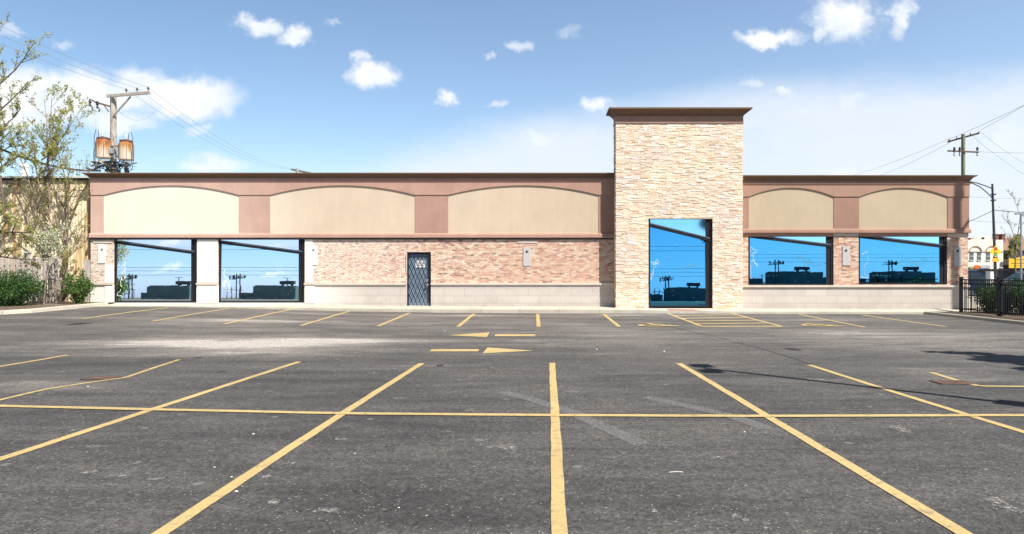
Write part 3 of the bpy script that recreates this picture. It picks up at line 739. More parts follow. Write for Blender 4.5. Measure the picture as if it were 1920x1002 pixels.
# cornices: profile in (projection, height)
def cornice(xa, xb, y, prof, name, m, retL=True, retR=True, depth=3.):
    """profile swept along the front and returned round the ends; projection p also widens the ends"""
    mb = MB(); pl = 1 if retL else 0; pr = 1 if retR else 0
    for (p0, z0), (p1, z1) in zip(prof, prof[1:]):
        mb.face([(xa-p0*pl, y-p0, z0), (xb+p0*pr, y-p0, z0), (xb+p1*pr, y-p1, z1), (xa-p1*pl, y-p1, z1)])
        if retL: mb.face([(xa-p0, y+depth, z0), (xa-p0, y-p0, z0), (xa-p1, y-p1, z1), (xa-p1, y+depth, z1)])
        if retR: mb.face([(xb+p0, y-p0, z0), (xb+p0, y+depth, z0), (xb+p1, y+depth, z1), (xb+p1, y-p1, z1)])
    return mb.build(name, m, B)
CYY = UY-.06
def wing_cornice(xa, xb, pt, pb, l, r):
    z0, z1 = FZ(pb, CYY), FZ(pt, CYY-.22)
    h = z1-z0
    cornice(xa, xb, CYY, [(0., z0-.16), (.035, z0-.14), (.035, z0-.07), (.005, z0-.06), (.005, z0)], 'cornice_moulding', M_pink, l, r)
    cornice(xa, xb, CYY, [(.005, z0), (.04, z0+.02), (.045, z0+.05), (.10, z0+h*.55), (.20, z0+h*.82)], 'cornice', M_corn, l, r)
    cornice(xa, xb, CYY, [(.20, z0+h*.82), (.215, z0+h*.82), (.215, z1), (-.1, z1+.01)], 'coping', M_corntop, l, r, 3)
wing_cornice(UXL, FX(1158, UY), 324, 334.2, True, False)
wing_cornice(FX(1390, UY), UXR, 328.5, 339.5, False, True)
RF = MB().box(XL+.1, XR-.1, WY+.1, WY+14, 3.0, FZ(332, 29.5)-.2); RF.build('roof', M_rooft, B)
RP = MB().box(UXL, UXR, UY+.02, UY+.35, ZLEDGE, FZ(331, 29.5)); RP.build('parapet', M_pink, B)
SD = MB().box(UXL, UXL+.3, UY+.35, WY+14, ZLEDGE, FZ(331, 29.5)); SD.box(UXR-.3, UXR, UY+.35, WY+14, ZLEDGE, FZ(331, 29.5)); build_split(SD, 'side_parapet', M_pink, B)
# dark strip standing in for the ledge's shadow, and pale lintel strips
FL = MB(); FL.box(XL, XT0, WY-.03, WY+.02, FZ(449.5, WY), FZ(446, WY)); FL.build('ledge_shade_strip', M_dkmetal, B)
for px0, px1, y0, y1 in ((971, 1008, 451.5, 456), (174, 210, 450, 456), (1563.5, 1609, 438, 443), (1777, 1814, 438.5, 444)):
    LS = MB(); plate(LS, px0, px1, y0, y1, WY-.02); LS.build('lintel_strip', M_sill, B)
# blank grey plates where wall lamps used to hang
def wall_plate(px, y0, y1, w_=14, dot=8, m=None):
    mb = MB(); plate(mb, px-w_/2, px+w_/2, y0, y1, WY-.03); o = shade_bevel(mb.build('wall_plate', m or M_plate, B), .006)
    q = PR(px-2.2, px+2.2, y0+dot-2.5, y0+dot+2.5, WY-.06); d = MB().tube([((q[0]+q[1])/2, WY-.031, (q[2]+q[3])/2), ((q[0]+q[1])/2, WY-.045, (q[2]+q[3])/2)], .05, 10)
    d.build('cable_hole', M_dkmetal if m is None else M_grey, o)
    o2 = bpy.data.objects['cable_hole'] if False else None
wall_plate(988, 464, 499); wall_plate(1587, 462, 498); wall_plate(1796.5, 463, 499); wall_plate(587.5, 461, 497, m=M_white); wall_plate(190.5, 460, 494, m=M_white)
# --- windows
def window(h, y, tl, tr, pane_m, top_m, tilt, right_w, seed, name='shop_window'):
    """h: opening; tl,tr: height of the sloping transom at its two ends"""
    x0, x1, z0, z1 = h; fr = MB(); d0, d1 = y+.05, y+.15; fw = .085
    fr.box(x0, x0+fw, d0, d1, z0, z1); fr.box(x1-right_w*.38, x1, d0-.015, d1, z0, z1)
    fr.box(x0+fw, x1-right_w*.38, d0+.005, d1, z0, z0+.075)
    f = fr.build('window_frame', M_black, B); f.name = name; shade_bevel(f, .006)
    # sloping transom bar: pale top face and dark soffit
    xa, xb = x0+fw, x1-right_w*.38
    tb = MB(); tb.prism([(xa, tl-.10), (xb, tr-.10), (xb, tr), (xa, tl)], d0-.02, d1-.02); tb.build('transom', M_black, f)
    tb = MB(); tb.prism([(xa, tl), (xb, tr), (xb, tr+.055), (xa, tl+.055)], d0-.035, d1-.03); tb.build('transom_cap', M_bframe, f)
    # deep mullion on the right
    mu = MB(); xm = x1-right_w
    mu.prism([(xm, z0+.075), (xb, z0+.075), (xb, tr-.10), (xm, tl+(tr-tl)*(xm-xa)/(xb-xa)-.10)], d0+.01, d1-.01)
    mu.prism([(xm, tl+(tr-tl)*(xm-xa)/(xb-xa)+.055), (xb, tr+.055), (xb, z1), (xm, z1)], d0+.01, d1-.01)
    mu.build('mullion', M_black, f)
    # main pane tilted back to bring its reflected horizon lower
    yg = y+.06; lean = math.tan(R(tilt)); gm = MB()
    pts = [(xa, z0+.075), (xm, z0+.075), (xm, tl+(tr-tl)*(xm-xa)/(xb-xa)-.1), (xa, tl-.1)]
    gm.face([(x, yg+(z-z0)*lean, z) for x, z in pts]); gm.build('glass_pane', pane_m, f)
    gm = MB(); pts = [(xa, tl+.055), (xm, tl+(tr-tl)*(xm-xa)/(xb-xa)+.055), (xm, z1), (xa, z1)]
    gm.face([(x, yg+.02, z) for x, z in pts]); gm.build('upper_pane', top_m, f)
    # scratched graffiti down the left side of the film and loose flecks
    rd = random.Random(seed); sc = MB(); H = z1-z0
    px_, pz_ = xa+.14, z0+H*.52
    for st in range(5):
        pts = []; a_ = rd.uniform(0, 6)
        for k in range(rd.randint(9, 16)):
            a_ += rd.uniform(-1.1, 1.4); px_ += math.cos(a_)*.045; pz_ += math.sin(a_)*.065-.022
            px_ = min(max(px_, xa+.03), xa+.36); pz_ = max(pz_, z0+.3)
            pts.append((px_, yg+(pz_-z0)*lean-.004, pz_))
        sc.tube(pts, .007, 4)
        pz_ -= .03
    for k in range(26):
        x_ = rd.uniform(xa+.05, xm-.05); z_ = rd.uniform(z0+.12, z0+H*.72); y_ = yg+(z_-z0)*lean-.004; s_ = rd.uniform(.008, .028)
        sc.face([(x_, y_, z_), (x_+s_, y_, z_+s_*.3), (x_+s_*.6, y_, z_+s_)])
    sc.build('scratches', M_scratch, f)
    bk = MB().box(x0-.05, x1+.05, y+.3, y+.34, z0-.05, z1+.02); bk.build('window_backing', M_dkmetal, f)
    return f
def tz(py, Y=WY): return FZ(py, Y)
window(hA, WY, tz(453), tz(473), M_gl_pale, M_gl_white, 1.07, 12/43.4, 1)
window(hB, WY, tz(453), tz(473), M_gl_pale, M_gl_white, 1.07, 12/43.4, 2)
window(hD, WY, tz(441.5), tz(460), M_gl_deep, M_gl_top, .4, 13/43.4, 3)
window(hE, WY, tz(442), tz(461), M_gl_deep, M_gl_top, .4, 13/43.4, 4)
# --- door with a folding scissor gate
D = MB(); x0, x1, z0, z1 = hDoor
D.box(x0+.05, x1-.05, WY+.14, WY+.18, z0+.02, z1-.08); door = D.build('door', M_steel, B)
D = MB(); D.box(x0, x0+.05, WY+.04, WY+.2, z0, z1); D.box(x1-.05, x1, WY+.04, WY+.2, z0, z1); D.box(x0+.05, x1-.05, WY+.045, WY+.2, z1-.09, z1); D.build('door_frame', M_black, door)
D = MB(); D.box(x0-.035, x0-.008, WY-.03, WY-.005, z0+1.5, z1-.1); D.build('gate_channel', M_plate, door)
D = MB(); gx0, gx1, gz0, gz1 = x0+.06, x1-.1, z0+.14, z1-.12
n = 5; st_ = (gx1-gx0)/n; rise = .36*1.0
yy = WY+.07
cells = int((gz1-gz0)/rise)
rise = (gz1-gz0)/cells
for i in range(n):
    xa = gx0+i*st_
    for j in range(cells):
        za_ = gz0+j*rise
        D.bar((xa, yy, za_+rise/2), (xa+st_/2, yy, za_), .026, .010)
        D.bar((xa+st_/2, yy, za_), (xa+st_, yy, za_+rise/2), .026, .010)
        D.bar((xa, yy+.009, za_+rise/2), (xa+st_/2, yy+.009, za_+rise), .026, .010)
        D.bar((xa+st_/2, yy+.009, za_+rise), (xa+st_, yy+.009, za_+rise/2), .026, .010)
        # the second leaf of each channel bar, a hand's breadth aside
D.box(gx1+.0, gx1+.035, yy-.01, yy+.03, gz0-.02, gz1+.04); D.build('scissor_gate', M_black, door)
D = MB(); q = PR(778, 796, 489, 502, WY); D.box(q[0], q[1], WY+.12, WY+.135, q[2], q[3]); sg = D.build('door_sign', M_signw, door)
D = MB(); rd = random.Random(3)
for row, (za_, hh, mm) in enumerate(((q[3]-.07, .035, M_inkb), (q[3]-.15, .028, M_ink), (q[3]-.21, .028, M_ink))):
    D = MB(); x_ = q[0]+.04
    while x_ < q[1]-.05:
        w_ = rd.uniform(.015, .04); D.box(x_, x_+w_, WY+.116, WY+.1195, za_, za_+hh*rd.uniform(.7, 1.)); x_ += w_+.012
    D.build('door_sign_print', mm, door)
D = MB(); hx = x1-.16; hz = z0+1.02
D.box(hx-.03, hx+.03, WY+.01, WY+.06, hz+.05, hz+.16); D.box(hx-.02, hx+.05, WY-.0, WY+.05, hz-.13, hz-.05); D.tube([(hx-.1, WY-.0, hz-.1), (hx+.02, WY-.0, hz-.02)], .016, 8)
D.build('door_handle', M_grey, door)
# --- stone tower
TY = 28.85; tx0, tx1 = FX(1155, TY), FX(1392, TY); tzt = FZ(229, TY); tw = PR(1216, 1336, 411, 577.2, TY); tz0 = FZ(590, TY)
T = MB(); wall_holes(T, tx0+.04, tx1-.04, tz0, tzt, [tw], TY+.03, .2)
T.face([(tx0+.04, TY+.75, tz0), (tx0+.04, TY+.03, tz0), (tx0+.04, TY+.03, tzt), (tx0+.04, TY+.75, tzt)])
T.face([(tx1-.04, TY+.03, tz0), (tx1-.04, TY+.75, tz0), (tx1-.04, TY+.75, tzt), (tx1-.04, TY+.03, tzt)])
T.face([(tx1-.04, TY+.75, 2.9), (tx0+.04, TY+.75, 2.9), (tx0+.04, TY+.75, tzt), (tx1-.04, TY+.75, tzt)])
tower = T.build('tower', mat('tower_mortar', (.62, .50, .36), .95, var=.15), B)
def stones():
    rd = random.Random(77); mb = MB(); tone = []
    def course(face_pts, length, depthdir, h0, h1, holes):
        pass
    z = tz0
    while z < tzt-.01:
        h = rd.choice((.034, .042, .05, .05, .06)); h = min(h, tzt-z)
        # front
        x = tx0
        while x < tx1-.001:
            w_ = min(rd.uniform(.10, .38), tx1-x)
            if tx1-x-w_ < .08: w_ = tx1-x
            segs = [(x, x+w_)]
            if z+h > tw[2] and z < tw[3]:
                if x+w_ > tw[0] and x < tw[1]:
                    segs = []
                    if x < tw[0]-.02: segs.append((x, tw[0]))
                    if x+w_ > tw[1]+.02: segs.append((tw[1], x+w_))
            for xa, xb in segs:
                d = rd.uniform(0., .02); g_ = .0015; j = rd.uniform(-.006, .006)
                mb.box(xa+g_, xb-g_, TY-d+.004, TY+.035, z+g_+max(j, 0)*.5, z+h-g_)
                t_ = min(1, max(0, rd.gauss(.57, .18))); tone.extend([t_]*6)
            x += w_
        for side in (0, 1):
            y = TY+.0
            while y < TY+.74:
                l_ = min(rd.uniform(.15, .35), TY+.75-y); d = rd.uniform(0, .03); t_ = min(1, max(0, rd.gauss(.5, .25)))
                if side == 0: mb.box(tx0-d, tx0+.045, y+.003, y+l_-.003, z+.003, z+h-.003)
                else: mb.box(tx1-.045, tx1+d, y+.003, y+l_-.003, z+.003, z+h-.003)
                tone.extend([t_]*6); y += l_
        # reveals of the window opening
        if z+h > tw[2] and z < tw[3]:
            mb.box(tw[1]-.001, tw[1]+.03, TY+.03, TY+.2, z+.003, z+h-.003); tone.extend([rd.gauss(.4, .2)]*6)
            mb.box(tw[0]-.03, tw[0]+.001, TY+.03, TY+.2, z+.003, z+h-.003); tone.extend([rd.gauss(.4, .2)]*6)
        z += h
    return mb, tone
mb, tone = stones()
def fn_ledge(t, p, P):
    a_ = t.node('ShaderNodeAttribute', attribute_name='tone')
    c = t.ramp(a_.outputs['Fac'], [(0, (.40, .27, .17)), (.12, (.60, .42, .27)), (.3, (.72, .54, .38)), (.5, (.80, .64, .48)), (.72, (.86, .75, .62)), (1, (.92, .87, .80))])
    n = t.noise(P, 22., 5., .65); f = t.maprange(n, .3, .7, .84, 1.12, 'LINEAR')
    big = t.noise(P, .7, 3.); fb = t.maprange(big, .3, .7, .93, 1.07, 'LINEAR')
    c = t.mix(1., c, t.comb(t.math('MULTIPLY', f, fb), t.math('MULTIPLY', f, fb), f), 'MULTIPLY')
    t.set(p.inputs['Base Color'], c)
    bu = t.node('ShaderNodeBump', i_Strength=.8, i_Distance=.02, i_Height=n); t.l.new(bu.outputs[0], p.inputs['Normal'])
M_ledge = mat('stacked_ledgestone', rough=.9, fn=fn_ledge)
mb.build('ledgestone_facing', M_ledge, tower, attr=tone)
# tower cornice
def tcorn(prof, name, m, dep=.66):
    mb = MB(); xa, xb, y = tx0, tx1, TY
    for (p0, z0_), (p1, z1_) in zip(prof, prof[1:]):
        mb.face([(xa-p0, y-p0, z0_), (xb+p0, y-p0, z0_), (xb+p1, y-p1, z1_), (xa-p1, y-p1, z1_)])
        mb.face([(xb+p0, y-p0, z0_), (xb+p0, y+dep+p0, z0_), (xb+p1, y+dep+p1, z1_), (xb+p1, y-p1, z1_)])
        mb.face([(xb+p0, y+dep+p0, z0_), (xa-p0, y+dep+p0, z0_), (xa-p1, y+dep+p1, z1_), (xb+p1, y+dep+p1, z1_)])
        mb.face([(xa-p0, y+dep+p0, z0_), (xa-p0, y-p0, z0_), (xa-p1, y-p1, z1_), (xa-p1, y+dep+p1, z1_)])
    p_, z_ = prof[-1]; mb.face([(xa-p_, y-p_, z_), (xb+p_, y-p_, z_), (xb+p_, y+dep+p_, z_), (xa-p_, y+dep+p_, z_)])
    return mb.build(name, m, tower)
zc0 = FZ(231.5, TY); zc1 = FZ(218.5, TY); zc2 = FZ(201.5, TY-.32)
tcorn([(0., zc0), (.045, zc0+.0), (.05, zc0+.05), (.03, zc0+.055)], 'cornice_fillet', M_pink)
tcorn([(.03, zc0+.055), (.03, zc1)], 'cornice_frieze', M_pink)
tcorn([(.03, zc1), (.05, zc1+.02), (.06, zc1+.05), (.13, zc1+.13), (.25, zc1+.24), (.31, zc2-.07), (.32, zc2-.06)], 'tower_cornice', M_corn)
tcorn([(.32, zc2-.06), (.33, zc2-.055), (.33, zc2)], 'tower_coping', M_corntop)
tf = window((tw[0], tw[1], tw[2]+.005, tw[3]-.005), TY+.04, FZ(420.5, TY), FZ(448, TY), M_gl_deep, M_gl_top, 1.16, 12/44.4, 5, 'tower_window')
q = MB().box(tw[0]-.01, tw[1]+.01, TY+.03, TY+.3, tz0, tw[2]); q.build('threshold', M_conc, tower)
for o_ in [o for o in bpy.data.objects if o.name.startswith('glass_pane')]: pass
# ================================================================== surroundings, west side
KW = [(-160, 622), (-60, 600), (0, 590.5), (60, 587), (120, 581.5), (165, 577), (190, 574.5), (203, 574)]
KP = [gp(*p) for p in KW]
KP = [Vector((-20.2, 5, 0)), Vector((-19.9, 14, g(-19.9, 14)))]+KP[1:]
def kerb_strip(P, inner, h, w, name):
    """P: foot of the kerb on the road side; inner: side to which the kerb's body lies (+1 left of travel)"""
    mb = MB(); Q = []
    for a_, b_ in zip(P, P[1:]):
        n = max(1, int((b_-a_).length/.6)); Q += [a_.lerp(b_, k/n) for k in range(n)]
    Q.append(P[-1]); sec = []
    for k, p in enumerate(Q):
        d = Q[min(k+1, len(Q)-1)]-Q[max(k-1, 0)]; d.z = 0; d.normalize(); n = Vector((-d.y, d.x, 0))*inner
        sec.append([p+Vector((0, 0, -.1)), p+n*.01+Vector((0, 0, h-.02)), p+n*.03+Vector((0, 0, h)), p+n*w+Vector((0, 0, h)), p+n*w+Vector((0, 0, -.1))])
    for a_, b_ in zip(sec, sec[1:]):
        for k in range(4): mb.face([a_[k], b_[k], b_[k+1], a_[k+1]] if inner < 0 else [a_[k+1], b_[k+1], b_[k], a_[k]])
    mb.face(sec[0]); mb.face(list(reversed(sec[-1])))
    return struct(name, mb, M_conc), Q
kerb_strip(KP, 1, .14, .18, 'kerb')
mb = MB(); base = [p+Vector((-.1 if i < 4 else -.03, .12, .105)) for i, p in enumerate(KP)]
far_ = [Vector((-45, 5, .1)), Vector((-45, 14, .2))]+[Vector((min(-20-1.2*(7-k), -18.9), 31.2, .42)) for k in range(len(KP)-2)]
for k in range(len(KP)-1):
    mb.face([base[k], base[k+1], far_[k+1], far_[k]])
mb.face([base[-1], Vector((-18.9, 31.2, .42)), far_[-1]])
struct('planting_bed', mb, M_soil)
SOILZ = .36
def leaf_mesh(mb, tone, c, size, rnd, t0, elong=1.8):
    """one small folded leaf"""
    d = Vector((rnd.gauss(0, 1), rnd.gauss(0, 1), rnd.gauss(.2, 1))).normalized()
    n = d.orthogonal().normalized(); n = (n*math.cos(rnd.uniform(0, 6.28))+d.cross(n)*math.sin(rnd.uniform(0, 6.28))).normalized()
    a_ = Vector(c); l_ = size*elong*rnd.uniform(.7, 1.2); w_ = size*.5
    mb.face([a_, a_+d*l_*.5+n*w_, a_+d*l_, a_+d*l_*.5-n*w_]); tone.append(min(1, max(0, t0+rnd.gauss(0, .16))))
def grow(base, height, spread, rnd, levels=4, r0=.08, leafy=1., nb=(4, 6), up=.55, start=.3, leaf=.05, leafn=7, dirv=(0, 0, 1), shrink=.62, wob=.16, droop=0., lt=.5):
    """branching tree: returns (wood MB, leaf MB, leaf tones)"""
    wood, leaves, tone = MB(), MB(), []
    def rec(p, d, length, r, lv):
        n = 6 if lv > 1 else 4; pts = [p]; rad = [r]; dd = Vector(d)
        for k in range(n):
            dd = (dd+Vector((rnd.gauss(0, wob), rnd.gauss(0, wob), rnd.gauss(0, wob)*.6+up*.10*(levels-lv+1)*.5-droop*(k/n)*.3))).normalized()
            pts.append(pts[-1]+dd*length/n); rad.append(max(.0035, r*(1-.72*(k+1)/n)))
        wood.tube(pts, rad, 7 if lv >= levels-1 else (5 if lv > 1 else 4), cap=False)
        if lv <= 1:
            for q in range(int(leafn*leafy)):
                t_ = rnd.uniform(.15, 1.02)*n; k = min(n-1, int(t_)); c = pts[k].lerp(pts[k+1], t_-k)
                c = c+Vector((rnd.gauss(0, .03), rnd.gauss(0, .03), rnd.gauss(0, .03)))
                leaf_mesh(leaves, tone, c, leaf*rnd.uniform(.6, 1.3), rnd, lt)
        if lv > 0:
            m = rnd.randint(*nb)
            for q in range(m):
                t_ = (start+(1-start)*(q+rnd.random())/m)*n if lv == levels else rnd.uniform(.25, 1.)*n
                k = min(n-1, int(t_)); c = pts[k].lerp(pts[k+1], t_-k); rr_ = rad[k]*.62
                ax = dd.orthogonal().normalized(); an = rnd.uniform(0, 6.28); side = (ax*math.cos(an)+dd.cross(ax)*math.sin(an))
                nd = (dd*(1-spread)+side*spread+Vector((0, 0, up*.25))).normalized()
                rec(c, nd, length*shrink*rnd.uniform(.7, 1.15), max(.004, rr_), lv-1)
    rec(Vector(base), Vector(dirv).normalized(), height, r0, levels)
    return wood, leaves, tone
def tree(name, base, label, cat, parts, wood_m, leaf_m, group=None, merge=None):
    r = empty(name, base, label, cat, group); w, l, t = parts
    w.build('trunk', wood_m, r, smooth=True)
    if l.f: l.build('crown', leaf_m, r, attr=t)
    return r
def join(*ps):
    W_, L_, T_ = MB(), MB(), []
    for w, l, t in ps:
        for src, dst in ((w, W_), (l, L_)):
            i = len(dst.v); dst.v += src.v; dst.f += [tuple(i+q for q in f) for f in src.f]
        T_ += t
    return W_, L_, T_
# rusty tan metal-sided building beyond the fence
HB = 29.85
TB = empty('metal_sided_building', (FX(60, HB), HB, 0), 'rust streaked tan building with ribbed metal siding behind the wooden fence', 'building')
mb = MB(); x = -46.; xe = FX(168.5, HB)
zt_ = FZ(339, HB)
while x < xe:
    w_ = .24; x2 = min(x+w_, xe)
    xs_ = [x, x+.04, x+.06, x+.10, x+.12, x2]; ys_ = [0, 0, -.018, -.018, 0, 0]
    for k in range(5): mb.face([(xs_[k], HB+ys_[k], .1), (xs_[k+1], HB+ys_[k+1], .1), (xs_[k+1], HB+ys_[k+1], zt_), (xs_[k], HB+ys_[k], zt_)])
    x = x2
mb.face([(xe, HB, .1), (xe, HB+9, .1), (xe, HB+9, zt_), (xe, HB, zt_)])
mb.build('metal_siding', M_corr, TB)
mb = MB().box(-46, xe-.01, HB-.1, HB+.2, zt_, zt_+.1); mb.build('eave', M_rooft, TB)
mb = MB().box(-46, xe-.02, HB-.16, HB+9, zt_+.1, zt_+.17); mb.build('roof', M_roofw, TB)
mb = MB(); cx_ = FX(46, HB+3); cz_ = zt_; mb.lathe((cx_, HB+3, cz_-.2), [(.16, 0), (.16, .9), (.19, .92), (.19, 1.0), (.15, 1.02), (.15, 1.25), (.2, 1.27), (.2, 1.36), (.12, 1.42)], 14)
mb.build('chimney', mat('white_vent', (.78, .77, .75), .5), TB, smooth=False)
# wooden dog-eared fence
FYW = 29.0
WF = empty('wooden_fence', (FX(50, FYW), FYW, 0), 'weathered grey wooden picket fence at the west edge of the lot', 'fence')
mb = MB(); rd = random.Random(12); x = -38.; xe2 = FX(112, FYW)
ztop = FZ(480, FYW)
while x < xe2-.05:
    h_ = ztop+rd.uniform(-.04, .03)+(.0 if x < -22 else -.02); y_ = FYW+rd.uniform(-.008, .008)
    mb.prism([(x, .25), (x+.135, .25), (x+.135, h_-.05), (x+.10, h_), (x+.035, h_), (x, h_-.05)], y_, y_+.02); x += .235
mb.build('picket', M_fencew, WF).name = 'pickets'
mb = MB()
x = -38.1
while x < xe2:
    h_ = ztop-.09; mb.prism([(x, .25), (x+.12, .25), (x+.12, h_), (x, h_)], FYW+.07, FYW+.09); x += .235
mb.build('back_pickets', M_fencew, WF)
mb = MB()
for z_ in (.7, 1.35, 2.0): mb.box(-38, xe2-.02, FYW+.025, FYW+.065, z_, z_+.09)
mb.build('rail', M_fencew, WF)
mb = MB()
for px in (50, -120): xx = FX(px, FYW+.15); mb.box(xx-.09, xx+.09, FYW+.095, FYW+.27, .2, ztop+.12); mb.box(xx-.12, xx+.12, FYW+.07, FYW+.3, ztop+.12, ztop+.17)
mb.build('post', M_roofw, WF)
# short leaning board gate beside the shop corner
mb = MB(); q = PR(157, 169, 487, 566, 29.55)
for k in range(2): mb.prism([(q[0]+k*.17, .2), (q[0]+.155+k*.17, .2), (q[0]+.155+k*.17, q[3]-.02*k), (q[0]+k*.17, q[3])], 29.55, 29.58)
mb.box(q[0], q[0]+.33, 29.58, 29.62, 1.0, 1.09)
tag(mb.build('gate_board', M_fencew), 'two grey upright boards wedged between siding and shop corner', 'board')
# --- trees
rt = random.Random(21)
bx_, by_ = FX(116, 30.4), 30.4
def branchy(px, py, Y, tx, ty, r, rnd, lv=3, **k):
    a_ = Vector((FX(px, Y), Y, FZ(py, Y))); b_ = Vector((FX(tx, Y), Y+rnd.uniform(-.5, .5), FZ(ty, Y))); return grow(a_, (b_-a_).length, .5, rnd, lv, r, dirv=(b_-a_), wob=.09, **k)
YA = 29.35
parts = [grow((FX(119, YA), YA, .3), FZ(338, YA)-.3, .5, rt, 3, .13, .5, (5, 7), .3, .35, leaf=.045, leafn=6, wob=.035, shrink=.42)]
# upper V of branches over the eave
for (a_, b_) in [((95, 400), (60, 215)), ((92, 395), (74, 170)), ((80, 330), (100, 165)), ((82, 330), (132, 190)), ((60, 360), (30, 240)), ((70, 380), (125, 255)), ((78, 300), (118, 290)), ((75, 360), (50, 270))]:
    parts.append(branchy(*a_, YA-.3, *b_, .032, rt, 2, nb=(7, 9), leafy=1., leaf=.055, leafn=8, shrink=.3, up=.5, start=.25))
for (a_, b_) in [((112, 470), (40, 380)), ((112, 440), (150, 350)), ((110, 420), (70, 330)), ((118, 390), (158, 300)), ((105, 470), (20, 430)), ((118, 450), (160, 420)), ((112, 500), (160, 460)), ((110, 400), (20, 340)), ((100, 380), (10, 320)), ((118, 360), (140, 320)), ((118, 520), (150, 490)), ((60, 420), (10, 360))]:
    parts.append(branchy(*a_, YA-.2, *b_, .024, rt, 2, nb=(5, 7), leafy=1., leaf=.04, leafn=6, shrink=.33, up=.35, start=.15))
r_ = tree('spring_tree', (FX(119, YA), YA, .3), 'tall thin tree with olive spring leaves rising over the rusty building, left of the shop', 'tree', join(*parts), M_bark, M_leaf_spring)
rt = random.Random(4); YB = 27.3; parts = []
bb = Vector((FX(-70, YB), YB, .3))
parts.append(grow(bb, 5.2, .5, rt, 2, .17, .4, (3, 5), .3, .4, leaf=.05, leafn=6, wob=.05, shrink=.4))
for (a_, b_, r) in [((-60, 430), (72, 440), .07), ((-40, 380), (20, 400), .05), ((-66, 330), (0, 240), .06), ((-66, 330), (20, 120), .06), ((-60, 260), (40, 150), .05), ((-60, 220), (28, 60), .045), ((-62, 300), (40, 210), .05), ((-50, 200), (10, 20), .045), ((-60, 340), (30, 290), .05), ((-60, 470), (50, 500), .045), ((0, 330), (28, 420), .06), ((-62, 340), (12, 180), .05), ((-62, 330), (25, 250), .045), ((-60, 280), (5, 130), .04)]:
    parts.append(branchy(*a_, YB, *b_, r, rt, 2, nb=(7, 10), leafy=1., leaf=.045, leafn=7, shrink=.26, up=.3, start=.3))
tree('budding_tree', bb, 'arching dark limbed tree with pale buds leaning in from the left edge', 'tree', join(*parts), M_barkd, M_leaf_spring)
rt = random.Random(8); YC = 27.4
pts = [grow((FX(82, YC), YC, .3), FZ(430, YC)-.3, .62, rt, 2, .035, 1, (6, 8), .3, .62, leaf=.05, leafn=10, wob=.03, shrink=.3)]
cw, cl, ct = MB(), MB(), []
for k in range(1500):
    v_ = Vector((rt.gauss(0, 1), rt.gauss(0, 1), rt.gauss(0, 1))).normalized()*rt.uniform(.15, 1)**.5
    cpx = 90+v_.x*24+rt.gauss(0, 4); cpy = 456+v_.z*34+rt.gauss(0, 4)
    n_ = math.sin(cpx*.35)+math.sin(cpy*.3+1.)
    if n_ < -1.0: continue
    leaf_mesh(cl, ct, (FX(cpx, YC), YC+v_.y*.6, FZ(cpy, YC)), .045, rt, rt.choice((.2, .35, .7, .85)))
for k in range(12): cw.tube([(FX(82, YC), YC, FZ(490, YC)), (FX(82+rt.uniform(-10, 26), YC), YC+rt.uniform(-.3, .3), FZ(460+rt.uniform(-12, 12), YC)), (FX(82+rt.uniform(-16, 36), YC), YC+rt.uniform(-.4, .4), FZ(440+rt.uniform(-20, 20), YC))], [.018, .01, .004], 4)
pts.append((cw, cl, ct))
tree('blossoming_sapling', (FX(82, YC), YC, .3), 'slender sapling with white blossom clustered above the grey fence', 'sapling', join(*pts), M_bark, M_leaf_blossom)
# --- shrubs
def shrub(name, label, c, rx, ry, h, n, m, rnd, leaf=.05, tone0=.5, stems=16, spiky=0., cat='shrub', group=None, elong=1.8):
    r = empty(name, c, label, cat, group); L, T_, W_ = MB(), [], MB(); c = Vector(c)
    tips = []
    for k in range(stems):
        a_ = rnd.uniform(0, 6.28); q = rnd.random()**.5; t_ = Vector((math.cos(a_)*q*rx, math.sin(a_)*q*ry, h*(1-.35*q*q)*rnd.uniform(.55, 1.05)))
        b_ = c+Vector((t_.x*.15, t_.y*.15, 0)); mid = c+Vector((t_.x*.6, t_.y*.6, t_.z*.55)); e = c+t_
        W_.tube([b_, mid, e], [.016, .01, .004], 4, cap=False); tips.append((mid, e, t_))
    per = n//stems
    for mid, e, t_ in tips:
        sh = rnd.uniform(-.16, .16)
        for k in range(per):
            s_ = rnd.random()**.8; p = mid.lerp(e, s_*1.08) if rnd.random() < .72 else c.lerp(mid, rnd.uniform(.1, 1))
            sp = .17*(1-spiky*s_)*max(rx, .6)
            p = p+Vector((rnd.gauss(0, sp), rnd.gauss(0, sp), rnd.gauss(0, sp*.7)))
            if p.z < c.z: p.z = c.z+abs(p.z-c.z)*.3
            leaf_mesh(L, T_, p, leaf*rnd.uniform(.6, 1.25), rnd, tone0+sh, elong)
    W_.build('stem', M_barkd, r).name = 'stems'; L.build('foliage', m, r, attr=T_); return r
rs_ = random.Random(31)
YS = 26.6
shrub('evergreen_shrub', 'broad dark green evergreen bush at the left edge in front of the fence', (FX(12, YS), YS+.3, .3), 1.25, .9, 1.55, 9000, M_leaf_dark, rs_, .04, .5, 60, .3, elong=2.4)
shrub('leafy_shrub', 'bright green leafy shrub by the shop corner beside the blossoming sapling', (FX(146, 28.4), 28.4, .36), .62, .5, 1.45, 2600, M_leaf_mid, rs_, .05, .6, 34, .55, elong=2.2)
shrub('dry_twig_shrub', 'sparse dry brown twiggy bush between the evergreen and the leafy shrub', (FX(113, 28.2), 28.2, .34), .4, .3, 1.2, 420, M_leaf_bud, rs_, .03, .3, 40, .3)
mb = MB(); tn = []
for k in range(420):
    px = rs_.gauss(170, 11); Y_ = rs_.uniform(28.2, 28.9); c = Vector((FX(px, Y_), Y_, .36)); leaf_mesh(mb, tn, c, .028, rs_, .65, 3.)
